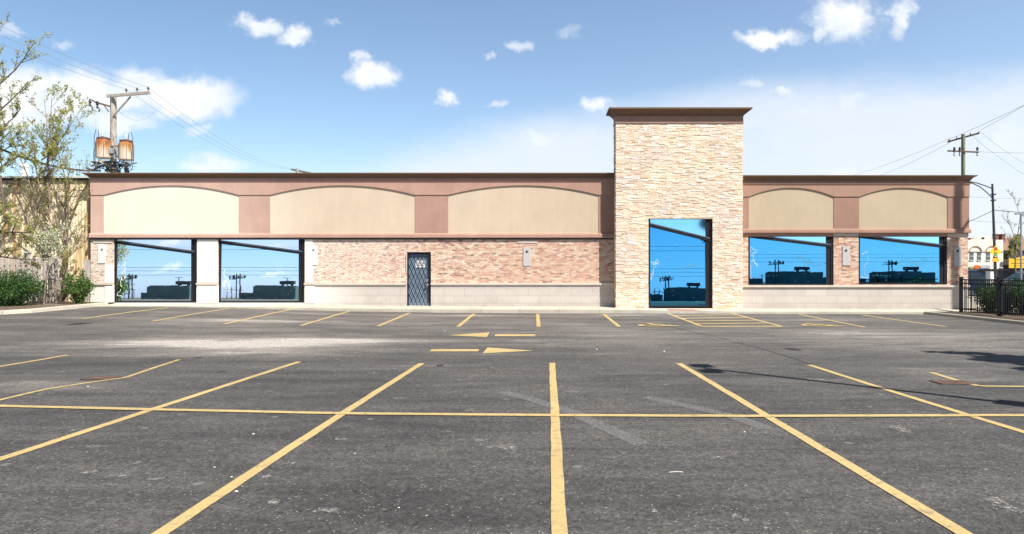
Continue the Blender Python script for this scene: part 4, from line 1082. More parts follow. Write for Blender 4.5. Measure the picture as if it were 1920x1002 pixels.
tag(mb.build('grass', M_leaf_mid, attr=tn), 'small tuft of green grass behind the kerb', 'grass', kind='stuff')
mb = MB(); rs2 = random.Random(6)
for k in range(260):
    px = rs2.uniform(0, 175); Y_ = rs2.uniform(26.8, 29); s_ = rs2.uniform(.02, .07); c = Vector((FX(px, Y_), Y_, .34+.02*rs2.random()))
    mb.face([c, c+Vector((s_, 0, .01)), c+Vector((s_*.8, s_*.3, .03)), c+Vector((0, .2*s_, .035))])
tag(mb.build('leaf_litter', mat('pale_litter', (.42, .34, .25), .9, var=.4)), 'pale dry litter scattered over the mulch bed', 'litter', kind='stuff')

# --- utility pole with the two rusty transformers (stands behind the shops)
PY_ = 38.
def zz(py, Y): return FZ(py, Y)
pc = Vector((FX(212.5, PY_), PY_, 0))
UP = empty('utility_pole', pc, 'weathered wooden utility pole carrying two rusty transformers above the roof', 'utility pole')
mb = MB().tube([(pc.x, PY_, 0), (pc.x, PY_, zz(181, PY_))], [.19, .155], 14); mb.build('pole_shaft', M_wood, UP, smooth=False)
ca, cb = Vector((FX(205, PY_), PY_-.22, zz(182.5, PY_))), Vector((FX(281, PY_-.5), PY_-.5, zz(178.5, PY_)))
mb = MB().bar(ca, cb, .13, .14); mb.build('crossarm', M_wood, UP)
mb = MB().bar((FX(245, PY_-.3), PY_-.3, zz(184, PY_)), (FX(217, PY_), PY_-.18, zz(218, PY_)), .07, .07); mb.build('brace', M_wood, UP)
mb = MB(); ar0 = Vector((FX(208, PY_), PY_-.1, zz(200.5, PY_))); ar1 = Vector((FX(184, PY_), PY_-.3, zz(194, PY_))); mb.bar(ar0, ar1, .07, .09); mb.bar((FX(207, PY_), PY_-.15, zz(211, PY_)), (FX(199, PY_), PY_-.2, zz(199, PY_)), .05, .05)
mb.build('short_arm', M_armw, UP)
INS = []
for px, py in ((239.5, 172.5), (258.5, 171.5), (278, 170)):
    t_ = (px-205)/76; p = ca.lerp(cb, t_); q = p+Vector((0, 0, .3)); INS.append(q)
    mb = MB().lathe((p.x, p.y, p.z+.06), [(.02, 0), (.02, .12), (.06, .13), (.065, .17), (.035, .19), (.05, .22), (.03, .27)], 10); mb.build('insulator', M_armw, UP)
for px, py in ((175.5, 192), (189, 196)):
    x_, z_ = FX(px, PY_), zz(py, PY_); mb = MB().lathe((x_, PY_-.3, z_-.16), [(.025, -.15), (.05, -.1), (.05, -.02), (.02, 0), (.07, .05), (.08, .12), (.04, .15), (.07, .2), (.03, .28)], 10)
    mb.tube([(x_, PY_-.3, z_-.2), (x_+.14, PY_-.3, z_-.36), (x_+.1, PY_-.3, z_-.5)], .03, 6); mb.build('cutout', M_dkmetal, UP)
mb = MB(); mb.tube([(FX(175, PY_), PY_-.3, zz(189, PY_)), (FX(182, PY_), PY_-.3, zz(192, PY_)), ar1], .035, 6); mb.build('cutout_bracket', M_dkmetal, UP)
for k, (px0, px1, py0, py1, Yt) in enumerate(((181, 206.5, 261, 297.5, PY_-.35), (223.5, 249, 266, 301, PY_-.45))):
    x_ = FX((px0+px1)/2, Yt); r_c = (FX(px1, Yt)-FX(px0, Yt))/2; z0_, z1_ = FZ(py1, Yt), FZ(py0, Yt); H_ = z1_-z0_
    mb = MB().lathe((x_, Yt, z0_), [(r_c*.9, 0), (r_c, .04), (r_c, H_*.80), (r_c*.97, H_*.86), (r_c*.80, H_*.97), (r_c*.80, H_)], 26); can = mb.build('transformer_can', M_can, UP, smooth=False)
    mb = MB().lathe((x_, Yt, z1_), [(r_c*.86, 0), (r_c*.88, .03), (r_c*.80, .07), (r_c*.3, .12)], 22); mb.build('lid', M_rust, can)
    mb = MB()
    for an in (3.6, 4.3, 5.3): mb.tube([(x_+math.cos(an)*r_c*1.02, Yt+math.sin(an)*r_c*1.02, z0_+.05), (x_+math.cos(an)*r_c*1.02, Yt+math.sin(an)*r_c*1.02, z0_+H_*.82)], .012, 5)
    mb.build('seam', M_rust, can)
    mb = MB().lathe((x_-.05+k*.06, Yt, z1_+.1), [(.05, 0), (.035, .04), (.07, .07), (.035, .11), (.065, .14), (.03, .18), (.055, .22), (.02, .3)], 10); mb.build('bushing', M_porc, can)
    mb = MB(); s_ = -1 if k == 0 else 1
    mb.tube([(x_+s_*r_c*.5, Yt-.1, z1_+.1), (x_+s_*r_c*.6, Yt-.1, z1_+.45), (x_+s_*r_c*.95, Yt-.1, z1_+.5), (x_+s_*r_c*1.15, Yt-.1, z1_+.1), (x_+s_*r_c*1.25, Yt-.1, z0_+.1), (x_+s_*r_c*1.15, Yt-.1, z0_-.4), (x_+s_*r_c*.4, Yt-.1, z0_-.75)], .016, 6)
    mb.tube([(x_+s_*r_c*.75, Yt-.15, z1_), (x_+s_*r_c*1.1, Yt-.15, z0_+.3), (x_+s_*r_c*1.02, Yt-.15, z0_-.3), (x_+s_*r_c*.3, Yt-.15, z0_-.6)], .014, 6)
    mb.build('lead', M_wire, can)
    mb = MB().box(x_-s_*r_c-.2 if k == 0 else pc.x, pc.x if k == 0 else x_-r_c+.05, Yt+.1, Yt+.32, z0_+H_*.75, z0_+H_*.83) if False else MB()
mb = MB()
for py in (274, 293.5): mb.box(FX(203, PY_-.3), FX(225, PY_-.3), PY_-.34, PY_-.18, zz(py+1, PY_-.3), zz(py-1, PY_-.3))
mb.build('hanger_bracket', M_grey, UP)
mb = MB().lathe((pc.x+.02, PY_-.3, zz(289, PY_-.3)), [(.17, 0), (.19, .03), (.19, .28), (.17, .32)], 14); mb.build('regulator', mat('grey_can', (.25, .26, .26), .5, var=.2), UP)
mb = MB().prism([(FX(185, 37.5), zz(303, 37.5)), (FX(187, 37.5), zz(299, 37.5)), (FX(205, 37.5), zz(306, 37.5)), (FX(205, 37.5), zz(312, 37.5))][::1], 37.4, 37.7); mb.build('rusty_box', M_can, UP)
mb = MB(); rw = random.Random(14)
for k in range(34):
    x0_ = rw.uniform(178, 244); pts = [(FX(x0_, 37.4), 37.4+rw.uniform(-.3, .3), zz(rw.uniform(304, 318), 37.4))]
    for j in range(4): pts.append((pts[-1][0]+rw.uniform(-.4, .45), 37.4+rw.uniform(-.3, .3), min(max(pts[-1][2]+rw.uniform(-.25, .22), zz(326, 37.4)), zz(303, 37.4))))
    mb.tube(pts, rw.uniform(.012, .04), 5)
for k in range(9):
    x_ = FX(rw.uniform(196, 242), 37.4); z_ = zz(rw.uniform(308, 322), 37.4); mb.box(x_-.07, x_+.08, 37.3, 37.5, z_-.06, z_+.08)
mb.build('cable_tangle', M_wire, UP)
mb = MB()
for px in (176, 178, 253): mb.tube([(FX(px, 37.5), 37.5, zz(272, 37.5)), (FX(px+(1 if px < 200 else -2), 37.5), 37.5, zz(300, 37.5)), (FX(px+(6 if px < 200 else -6), 37.5), 37.5, zz(322, 37.5))], .012, 5)
for py in (303, 309, 315): mb.tube([(FX(173, 37.5), 37.5, zz(py, 37.5)), (FX(200, 37.5), 37.5, zz(py+3, 37.5))], .012, 5); mb.tube([(FX(228, 37.5), 37.5, zz(py, 37.5)), (FX(256, 37.5), 37.5, zz(py+4, 37.5))], .012, 5)
mb.tube([(FX(176, PY_), PY_-.3, zz(198, PY_)), (FX(186, PY_), PY_-.3, zz(230, PY_)), (FX(188, PY_), PY_-.3, zz(258, PY_))], .009, 4)
mb.tube([(FX(190, PY_), PY_-.3, zz(202, PY_)), (FX(216, PY_), PY_-.35, zz(235, PY_)), (FX(232, PY_), PY_-.4, zz(262, PY_))], .009, 4)
mb.build('drop_wire', M_wireg, UP)
# wires
def sag(a_, b_, s_, n=24): a_, b_ = Vector(a_), Vector(b_); return [a_.lerp(b_, k/n)-Vector((0, 0, s_*4*(k/n)*(1-k/n))) for k in range(n+1)]
def wire(a_, b_, s_, r_, label, m=None, cat='power line', group=None, name='power_line'):
    mb = MB().tube(sag(a_, b_, s_), r_, 5); o = mb.build(name, m or M_wireg, None); tag(o, label, cat, group); return o
# small far pole peeping over the roofline, in line with the first
fpY = 74.; fx_ = FX(557, fpY)
FPo = empty('distant_utility_pole', (fx_, fpY, 0), 'small wooden crossarm tip of a far utility pole peeping over the roofline', 'utility pole')
mb = MB().tube([(fx_, fpY, 0), (fx_, fpY, FZ(316.5, fpY))], [.18, .15], 8); mb.build('pole_shaft', M_wood, FPo)
mb = MB().bar((FX(546, fpY), fpY, FZ(318, fpY)), (FX(577, fpY), fpY+1.4, FZ(322, fpY)), .14, .16); mb.build('crossarm', M_armw, FPo)
FI = [Vector((FX(px, fpY), fpY+.2, FZ(py, fpY))) for px, py in ((548, 317), (556, 316), (567, 318))]
labs = ['lower overhead wire from the left edge to the transformer pole', 'middle overhead wire from the left edge to the transformer pole', 'upper overhead wire from the left edge to the transformer pole']
labs2 = ['thin wire sagging from the transformer pole arm to the far pole, nearest the pole', 'thin wire sagging from the middle of the transformer pole arm to the far pole', 'thin wire sagging from the outer end of the transformer pole arm to the far pole']
for k, p in enumerate(INS):
    n_ = Vector((-21.3+.7*k, 10., 11.9+.1*k)); wire(p, n_, .75, .008, labs[k], group='overhead wires left of the transformer pole')
    wire(p, FI[k], 1.1, .008, labs2[k], group='overhead wires right of the transformer pole')
wire((FX(-30, 27), 27, FZ(266, 27)), (FX(188, 37.4), 37.4, FZ(320, 37.4)), .35, .05, 'thick black cable running from the left edge down to the transformer pole', M_wire, 'cable', name='service_cable')
wire((FX(-30, 29.6), 29.6, FZ(333, 29.6)), (FX(168, 29.7), 29.7, FZ(357, 29.7)), .15, .012, 'thin dark wire crossing the rusty siding to the shop corner', M_wire, 'cable', name='service_cable')
wire((FX(216, 37.9), 37.9, FZ(201, 37.9)), (FX(303, 42.), 42., FZ(193, 42.)), .9, .008, 'looping slack wire hanging off the right side of the transformer pole', group=None)

# ================================================================== east side
ke = [Vector((KX1, KY-.0, -.03)), Vector((KX1, 22, -.02)), Vector((KX1, 14, 0)), Vector((KX1, 4, 0)), Vector((KX1, -10, 0))]
kerb_strip(ke, 1, .11, .16, 'kerb')
mb = MB().face([(KX1+.1, -10, .075), (22, -10, .09), (22, KY-.0, .09), (KX1+.1, KY-.0, .075)]); struct('planting_bed', mb, M_soil)
mb = MB().face([(17.2, KY, .06), (60, KY, .06), (60, 46, .05), (19, 46, .05), (19, 29.8, .08), (17.2, 29.8, .08)]); mb.face([(22, -10, .06), (26, -10, .06), (26, KY, .06), (22, KY, .06)]); struct('side_pavement', mb, M_conc)
mb = MB().face([(26.2, -60, -.05), (120, -60, -.05), (120, 27.8, -.05), (26.2, 27.8, -.05)]); mb.face([(10, 46.1, -.05), (120, 46.1, -.05), (120, 66, -.05), (10, 66, -.05)]); struct('street', mb, mat('street_asphalt', (.10, .098, .095), .9, var=.2, vscale=.8))
# black metal fence running towards the camera
MF = empty('metal_fence', (16.85, 26, .08), 'black metal picket fence along the right edge in front of the hedge', 'fence')
Ys = [27.3, 25.0, 22.7, 20.4]
for k, y in enumerate(Ys):
    w_ = .05 if k % 2 == 0 else .075
    mb = MB().box(16.85-w_, 16.85+w_, y-w_, y+w_, .05, 1.47); mb.box(16.85-w_-.01, 16.85+w_+.01, y-w_-.01, y+w_+.01, 1.47, 1.5); mb.build('post', M_black, MF)
for a_, b_ in zip(Ys, Ys[1:]):
    mb = MB()
    for z_ in (1.37, 1.21, .2): mb.box(16.83, 16.87, b_+.055, a_-.055, z_, z_+.04)
    n_ = 20
    for j in range(1, n_): y = a_+(b_-a_)*j/n_; mb.box(16.84, 16.86, y-.009, y+.009, .12, 1.38)
    mb.build('rail_panel', M_black, MF)
# a return panel parallel to the shop front
mb = MB()
for z_ in (1.37, 1.21, .2): mb.box(16.9, 18.55, 27.28, 27.32, z_, z_+.04)
for j in range(1, 14): x_ = 16.9+1.65*j/14; mb.box(x_-.009, x_+.009, 27.29, 27.31, .12, 1.38)
mb.build('rail_panel', M_black, MF)
rs_ = random.Random(50)
for k, (px, Y_, h_, rx_) in enumerate(((1843, 27.2, 1.22, .62), (1873, 26.6, 1.3, .72), (1908, 26.0, 1.34, .8), (1948, 25.2, 1.4, .8))):
    lab = ['dark green hedge bush nearest the shop behind the black fence', 'dark green hedge bush directly behind the wide black fence post', 'dark green hedge bush at the right edge behind the black fence', 'dark green hedge bush cut by the right frame edge'][k]
    shrub('hedge_bush', lab, (FX(px, Y_)+.25, Y_, .08), rx_, .6, h_, 3400, M_leaf_dark, rs_, .045, .42, 40, .1, cat='hedge bush', group='hedge bushes behind the black fence')
# street lamp standing behind the corner with twin curved arms
LY = 44.; lx = FX(1864, LY)
LP = empty('street_lamp', (lx, LY, 0), 'dark street lamp pole with twin curved arms carrying the yellow warning sign', 'street lamp')
mb = MB().tube([(FX(1868, LY), LY, 0), (FX(1860.5, LY), LY, FZ(345, LY))], [.10, .06], 10); mb.build('pole_shaft', M_dkmetal, LP)
mb = MB(); A0 = (FX(1860.5, LY), LY, FZ(354, LY)); A1 = (FX(1861, LY), LY, FZ(372, LY))
hd = (FX(1797, LY), LY-.2, FZ(338, LY))
mb.tube([A0, (FX(1848, LY), LY, FZ(349, LY)), (FX(1832, LY), LY, FZ(343.5, LY)), (FX(1814, LY), LY, FZ(340, LY)), hd], .035, 6)
mb.tube([A1, (FX(1850, LY), LY, FZ(361, LY)), (FX(1838, LY), LY, FZ(351, LY)), (FX(1826, LY), LY, FZ(345, LY)), (FX(1808, LY), LY, FZ(340, LY))], .035, 6)
mb.build('arm', M_dkmetal, LP)
mb = MB().box(hd[0]-.7, hd[0]+.02, LY-.32, LY-.08, hd[2]-.1, hd[2]+.06); shade_bevel(mb.build('lamp_head', M_grey, LP), .03)
mb = MB()
for py in (365, 376): mb.box(FX(1859, LY), FX(1865, LY), LY-.15, LY+.1, FZ(py+1.2, LY), FZ(py-1.2, LY))
mb.build('bracket', M_dkmetal, LP)
# warning sign: yellow diamond with a traffic light, and its plaque
sY = LY-.13; scx, scz = FX(1866.5, sY), FZ(472, sY); hs = 11.2*sY/FP
SG = empty('warning_sign', (scx, sY, scz), 'yellow diamond traffic signal ahead sign on the street lamp pole', 'road sign')
mb = MB().prism([(scx-hs, scz), (scx, scz-hs), (scx+hs, scz), (scx, scz+hs)], sY-.015, sY); mb.build('sign_plate', mat('sign_yellow', (.90, .50, .01), .45), SG)
mb = MB().prism([(scx-.085, scz-.28), (scx+.085, scz-.28), (scx+.085, scz+.28), (scx-.085, scz+.28)], sY-.021, sY-.017); mb.build('signal_symbol', M_black, SG)
for dz, c_ in ((.19, (.8, .02, .02)), (0, (.95, .6, .05)), (-.19, (.02, .45, .18))):
    mb = MB().prism([(scx+.075*math.cos(k*.5236), scz+dz+.075*math.sin(k*.5236)) for k in range(12)], sY-.03, sY-.023); mb.build('signal_disc', mat('disc_%d' % int(c_[0]*100), c_, .4), SG)
q = (FX(1860.5, sY), FX(1873, sY), FZ(491, sY), FZ(484.5, sY)); mb = MB().prism([(q[0], q[2]), (q[1], q[2]), (q[1], q[3]), (q[0], q[3])], sY-.015, sY); mb.build('plaque', mat('plaque_orange', (.85, .38, .01), .5), SG)
# far utility pole
QY = 58.; qx = FX(1806, QY)
UQ = empty('utility_pole', (qx, QY, 0), 'greenish wooden utility pole with two crossarms above the right end of the roof', 'utility pole')
mb = MB().tube([(qx, QY, 0), (qx, QY, FZ(252, QY))], [.17, .15], 12); mb.build('pole_shaft', M_gpole, UQ)
ca2, cb2 = Vector((FX(1784, QY), QY+.6, FZ(264, QY))), Vector((FX(1828, QY), QY-.6, FZ(252.5, QY)))
mb = MB().bar(ca2, cb2, .11, .13); mb.build('crossarm', M_armw, UQ)
mb = MB().bar((FX(1774, QY), QY-.2, FZ(284, QY)), (FX(1832, QY), QY-.2, FZ(286.5, QY)), .10, .12); mb.build('crossarm', M_armw, UQ)
for t_ in (.06, .3, .72, .97):
    p = ca2.lerp(cb2, t_); mb = MB().lathe((p.x, p.y, p.z+.05), [(.03, 0), (.06, .05), (.03, .1), (.05, .14), (.02, .2)], 8); mb.build('insulator', M_porc if t_ > .9 else M_armw, UQ)
for px in (1786, 1796, 1829):
    mb = MB().lathe((FX(px, QY), QY-.25, FZ(285, QY)), [(.05, .05), (.09, .12), (.09, .3), (.03, .36)], 8); mb.tube([(FX(px, QY), QY-.25, FZ(286, QY)), (FX(px-1, QY), QY-.25, FZ(292, QY)), (FX(px+1, QY), QY-.25, FZ(294, QY))], .04, 5); mb.build('cutout', M_dkmetal, UQ)
# the nearer pole just outside the frame: its shadow falls on the corner of the shops
np_ = Vector((23.82, 23.62, 0))
UN = empty('utility_pole', np_, 'tall utility pole outside the right edge whose shadow falls on the shop corner', 'utility pole')
mb = MB().tube([(np_.x, np_.y, 0), (np_.x, np_.y, 16.6)], [.18, .13], 12); mb.build('pole_shaft', M_wood, UN)
mb = MB().bar((np_.x-1.1, np_.y+.9, 16.2), (np_.x+1.1, np_.y-.9, 16.2), .1, .12); mb.build('crossarm', M_armw, UN)
mb = MB().tube([(np_.x, np_.y, 13.0), (np_.x+.35, np_.y+.3, 13.4), (np_.x+.8, np_.y+.6, 13.9)], .06, 8); mb.build('bracket_arm', M_dkmetal, UN)
mb = MB().lathe((np_.x-.32, np_.y-.1, 12.3), [(.12, 0), (.17, .1), (.17, .6), (.05, .75)], 12); mb.build('fitting', M_grey, UN)
wg = 'overhead wires by the right pole'
wire(ca2+Vector((0, 0, .2)), (24.5, 24.5, 11.5), .3, .012, 'lower wire rising from the right pole crossarm to the upper right edge', group=wg)
wire(cb2+Vector((0, 0, .2)), (25.6, 24.0, 13.2), .3, .012, 'upper wire rising from the right pole crossarm to the upper right edge', group=wg)
wire(ca2+Vector((0, 0, .2)), (FX(1480, 95), 95, FZ(352, 95)), .8, .012, 'thin wire sloping left and down from the right pole toward the roofline', group=wg)
wire((FX(1790, QY), QY+.5, FZ(264, QY)), (FX(1560, 100), 100, FZ(350, 100)), .8, .012, 'second thin wire sloping left and down behind the right wing cornice', group=wg)
wire(cb2+Vector((0, 0, .15)), (FX(2050, 70), 70, FZ(352, 70)), 1., .012, 'upper wire descending from the right pole to the right frame edge', group=wg)
wire((FX(1818, QY), QY-.3, FZ(256, QY)), (FX(2060, 70), 70, FZ(385, 70)), 1., .012, 'lower wire descending from the right pole to the right frame edge', group=wg)
wire((FX(1830, QY), QY-.2, FZ(285.5, QY)), (FX(2050, 60), 60, FZ(286, 60)), .1, .018, 'level wire leaving the lower crossarm of the right pole, beyond the shops', group=wg)
wire((FX(1860, LY), LY, FZ(394, LY)), (FX(2000, 48), 48, FZ(399, 48)), .1, .022, 'level dark wire leading right from the street lamp pole', M_wire, group=wg)
wire((FX(1860, LY), LY, FZ(396, LY)), (FX(1780, 42), 42, FZ(430, 42)), .05, .018, 'dark stay wire slanting down from the street lamp to the shops', M_wire, group=wg)
wire((FX(1780, 60), 60, FZ(410, 60)), (FX(2000, 64), 64, FZ(418, 64)), .2, .016, 'faint level wire below the street lamp arms', group=wg)
wire((FX(1790, 60), 60, FZ(367, 60)), (FX(2000, 64), 64, FZ(370, 64)), .2, .014, 'faint level wire at the height of the lamp bracket', group=wg)
# pale lamp post with a T head
GY = 50.; gx = FX(1914.5, GY)
r_ = empty('lamp_post', (gx, GY, 0), 'pale grey lamp post with a flat T shaped head at the right edge', 'lamp post')
mb = MB().tube([(gx, GY, 0), (gx, GY, FZ(402, GY))], [.075, .055], 10); mb.build('pole_shaft', M_grey, r_)
mb = MB().box(FX(1904, GY), FX(1925, GY), GY-.12, GY+.12, FZ(402.5, GY), FZ(400, GY)); mb.build('lamp_head', M_grey, r_)
# mission-style cream building
MY = 110.
CB = empty('cream_building', (FX(1840, MY), MY, 0), 'cream two storey building with curved parapet and arched windows across the street', 'building')
def mz(py): return FZ(py, MY)
def mx(px): return FX(px, MY)
out = [(mx(1730), 0), (mx(1881), 0), (mx(1881), mz(450)), (mx(1869), mz(450)), (mx(1864), mz(449)), (mx(1858), mz(447)), (mx(1852), mz(443.5)), (mx(1846), mz(441.8)), (mx(1840), mz(441.8)), (mx(1834), mz(444)), (mx(1828), mz(448)), (mx(1820), mz(450)), (mx(1730), mz(450))]
M_cream = mat('cream_stucco', (.80, .75, .64), .85, var=.06, vscale=1.)
mb = MB(); mb.prism(out, MY, MY+.4); mb.box(mx(1730), mx(1881)-.01, MY+.4, MY+14, 0, mz(452)); mb.build('wall', M_cream, CB)
M_trim = mat('ochre_trim', (.42, .26, .14), .8); M_win = mat('far_window_glass', (.10, .13, .14), .2)
for cxp in (1829, 1860, 1798):
    mb = MB(); n_ = 14; ro, ri = 12.4*MY/FP, 11.*MY/FP; c0_ = (mx(cxp), mz(473.5))
    for k in range(n_):
        a0_, a1_ = math.pi*k/n_, math.pi*(k+1)/n_
        mb.prism([(c0_[0]+ri*math.cos(a0_), c0_[1]+ri*math.sin(a0_)), (c0_[0]+ro*math.cos(a0_), c0_[1]+ro*math.sin(a0_)), (c0_[0]+ro*math.cos(a1_), c0_[1]+ro*math.sin(a1_)), (c0_[0]+ri*math.cos(a1_), c0_[1]+ri*math.sin(a1_))], MY-.12, MY+.02)
    mb.build('arch_trim', M_trim, CB)
    for dx in (-7.5, 6.5):
        mb = MB().box(mx(cxp+dx-3.9), mx(cxp+dx+3.9), MY-.03, MY+.05, mz(488), mz(473)); w_ = mb.build('window', M_win, CB)
        mb = MB().box(mx(cxp+dx-3.9), mx(cxp+dx+3.9), MY-.06, MY-.035, mz(481), mz(480.2)); mb.box(mx(cxp+dx-4.3), mx(cxp+dx+4.3), MY-.14, MY-.02, mz(489), mz(488)); mb.build('window_sash', M_cream, w_)
mb = MB().box(mx(1730), mx(1881), MY-.1, MY+.02, mz(472.6), mz(471.9)); mb.build('string_course', M_trim, CB)
mb = MB().prism([(mx(1843)+.28*math.cos(k*.785), mz(447)+.16*math.sin(k*.785)) for k in range(8)], MY-.03, MY+.01); mb.build('vent', M_black, CB)
mb = MB().box(mx(1730), mx(1886), MY-.9, MY+.02, mz(507.5), mz(504.8)); mb.build('canopy', M_black, CB)
mb = MB().box(mx(1816), mx(1881), MY-.04, MY+.02, 0, mz(508)); mb.build('shopfront', mat('dark_shopfront', (.05, .045, .045), .3), CB)
mb = MB().prism([(mx(1824), mz(503.5)), (mx(1834), mz(503.8)), (mx(1835.5), mz(499)), (mx(1832), mz(497.2)), (mx(1827), mz(498))], MY-.25, MY-.05); mb.build('orange_sign', mat('orange_sign', (.80, .13, .02), .5), CB)
mb = MB().box(mx(1817), mx(1823.5), MY-.2, MY-.05, mz(504), mz(500)); mb.build('green_sign', mat('green_sign', (.35, .45, .12), .5), CB)
mb = MB().box(mx(1837), mx(1856), MY-.14, MY-.03, mz(503.6), mz(498)); sb = mb.build('shop_sign', M_grey, CB)
def text(s_, size, loc, m, parent, name='lettering', ext=.02, sx=1.):
    cu = bpy.data.curves.new(name, 'FONT'); cu.body = s_; cu.size = size; cu.extrude = ext; cu.align_x = 'CENTER'; cu.align_y = 'CENTER'
    to = bpy.data.objects.new(name+'_src', cu); COL.objects.link(to); bpy.context.view_layer.update()
    me = bpy.data.meshes.new_from_object(to.evaluated_get(bpy.context.evaluated_depsgraph_get())); bpy.data.objects.remove(to)
    Mx = Matrix.Translation(loc) @ Matrix.Rotation(R(90), 4, 'X') @ Matrix.Diagonal((sx, 1, 1, 1)); o_ = Vector((0, 0, 0)); par = parent
    while par is not None: o_ += Vector(par.location); par = par.parent
    me.transform(Matrix.Translation(-o_) @ Mx); me.materials.clear(); me.materials.append(m)
    o = bpy.data.objects.new(name, me); COL.objects.link(o); o.parent = parent; return o
text('boost', .75, (mx(1846.5), MY-.17, mz(500.9)), M_signw, sb, 'sign_lettering', .03, .95)
# yellow awning shop
AY = 110.3
YS_ = empty('awning_shop', (FX(1910, AY), AY, 0), 'low shop with a bright yellow awning across the street at right', 'shop')
def ax(px): return FX(px, AY)
def az(py): return FZ(py, AY)
mb = MB().box(ax(1881.2), ax(2010), AY, AY+12, 0, az(486)); mb.build('wall', mat('shop_dark_wall', (.055, .05, .045), .7), YS_)
M_awn = mat('awning_yellow', (.88, .50, .02), .6, var=.05)
mb = MB(); ap = [(ax(1881.5), az(503)), (ax(2010), az(503)), (ax(2010), az(474)), (ax(1921), az(477)), (ax(1905), az(482)), (ax(1890), az(486)), (ax(1881.5), az(484.5))]
mb.prism(ap, AY-1.3, AY-1.2); mb.build('awning', M_awn, YS_)
mb = MB(); rd = random.Random(2)
for row, (py, x0_, x1_, t_) in enumerate(((487.5, 1894, 1919, 1.0), (494, 1886, 1935, 1.5), (498.5, 1890, 1906, .9))):
    x_ = x0_
    while x_ < x1_:
        w_ = rd.uniform(.5, 1.6); mb.box(ax(x_), ax(x_+w_), AY-1.33, AY-1.301, az(py+rd.uniform(.2, 1)*t_*.6), az(py-rd.uniform(.2, 1)*t_*.6)); x_ += w_+rd.uniform(.25, .9)
mb.build('awning_script', mat('awning_ink', (.12, .06, .01), .6), YS_)
mb = MB(); mb.prism([(ax(1881), az(485)), (ax(1890), az(487)), (ax(1906), az(483)), (ax(1922), az(478)), (ax(1922), az(475)), (ax(1900), az(479.5)), (ax(1881), az(479.5))][::-1][::-1], AY-1.1, AY-.9); mb.build('awning_canopy', M_rooft, YS_)
# brown roofed house behind
RY = 140.
RH = empty('brown_roofed_house', (FX(1905, RY), RY, 0), 'house with broad brown roof and two brick chimneys behind the cream building', 'house')
def rx(px): return FX(px, RY)
def rz(py): return FZ(py, RY)
mb = MB().box(rx(1850), rx(2060), RY, RY+16, 0, rz(468)); mb.build('wall', mat('house_wall', (.30, .20, .15), .9, var=.2), RH)
mb = MB().face([(rx(1850), RY-.8, rz(470)), (rx(2060), RY-.8, rz(470)), (rx(2050), RY+6, rz(443.5)), (rx(1852), RY+6, rz(443.5))]); mb.face([(rx(1850), RY+17, rz(468)), (rx(1852), RY+6, rz(443.5)), (rx(2050), RY+6, rz(443.5)), (rx(2060), RY+17, rz(468))]); mb.face([(rx(1850), RY-.8, rz(470)), (rx(1852), RY+6, rz(443.5)), (rx(1850), RY+17, rz(468))])
mb.build('roof', mat('brown_roof', (.27, .15, .11), .9, var=.15, vscale=2), RH)
for px, w_ in ((1888.5, 2.4), (1900.5, 3.4)):
    mb = MB().box(rx(px-w_), rx(px+w_), RY+3, RY+4.2, rz(452), rz(439)); mb.box(rx(px-w_-.4), rx(px+w_+.4), RY+2.9, RY+4.3, rz(439), rz(437.5)); mb.build('chimney', mat('chimney_brick', (.22, .11, .08), .9), RH)
mb = MB().box(rx(1886), rx(1903), RY-.05, RY+.01, rz(471), rz(469)); mb.build('fascia', M_cream, RH)
rt = random.Random(60)
def far_tree(px, py0, py1, Y, rpx, label, m, n, leaf, name='street_tree', lv=3, leafn=10, tone=.5, tr=.16):
    base_ = (FX(px, Y), Y, 0); H_ = FZ(py0, Y)
    return tree(name, base_, label, 'tree', grow(base_, H_*.85, .45, rt, lv, tr, 1, (5, 7), .5, .35, leaf=leaf, leafn=leafn, wob=.06, shrink=.36), M_bark, m)
far_tree(1896, 450, 0, 122, 12, 'round light green tree between the cream building and the yellow awning', M_leaf_spring, 1, .26, leafn=26)
far_tree(1903, 378, 0, 56, 20, 'nearly bare street tree with a few reddish buds by the pale lamp post', M_leaf_bud, 1, .05, name='bare_street_tree', leafn=3, tr=.075)
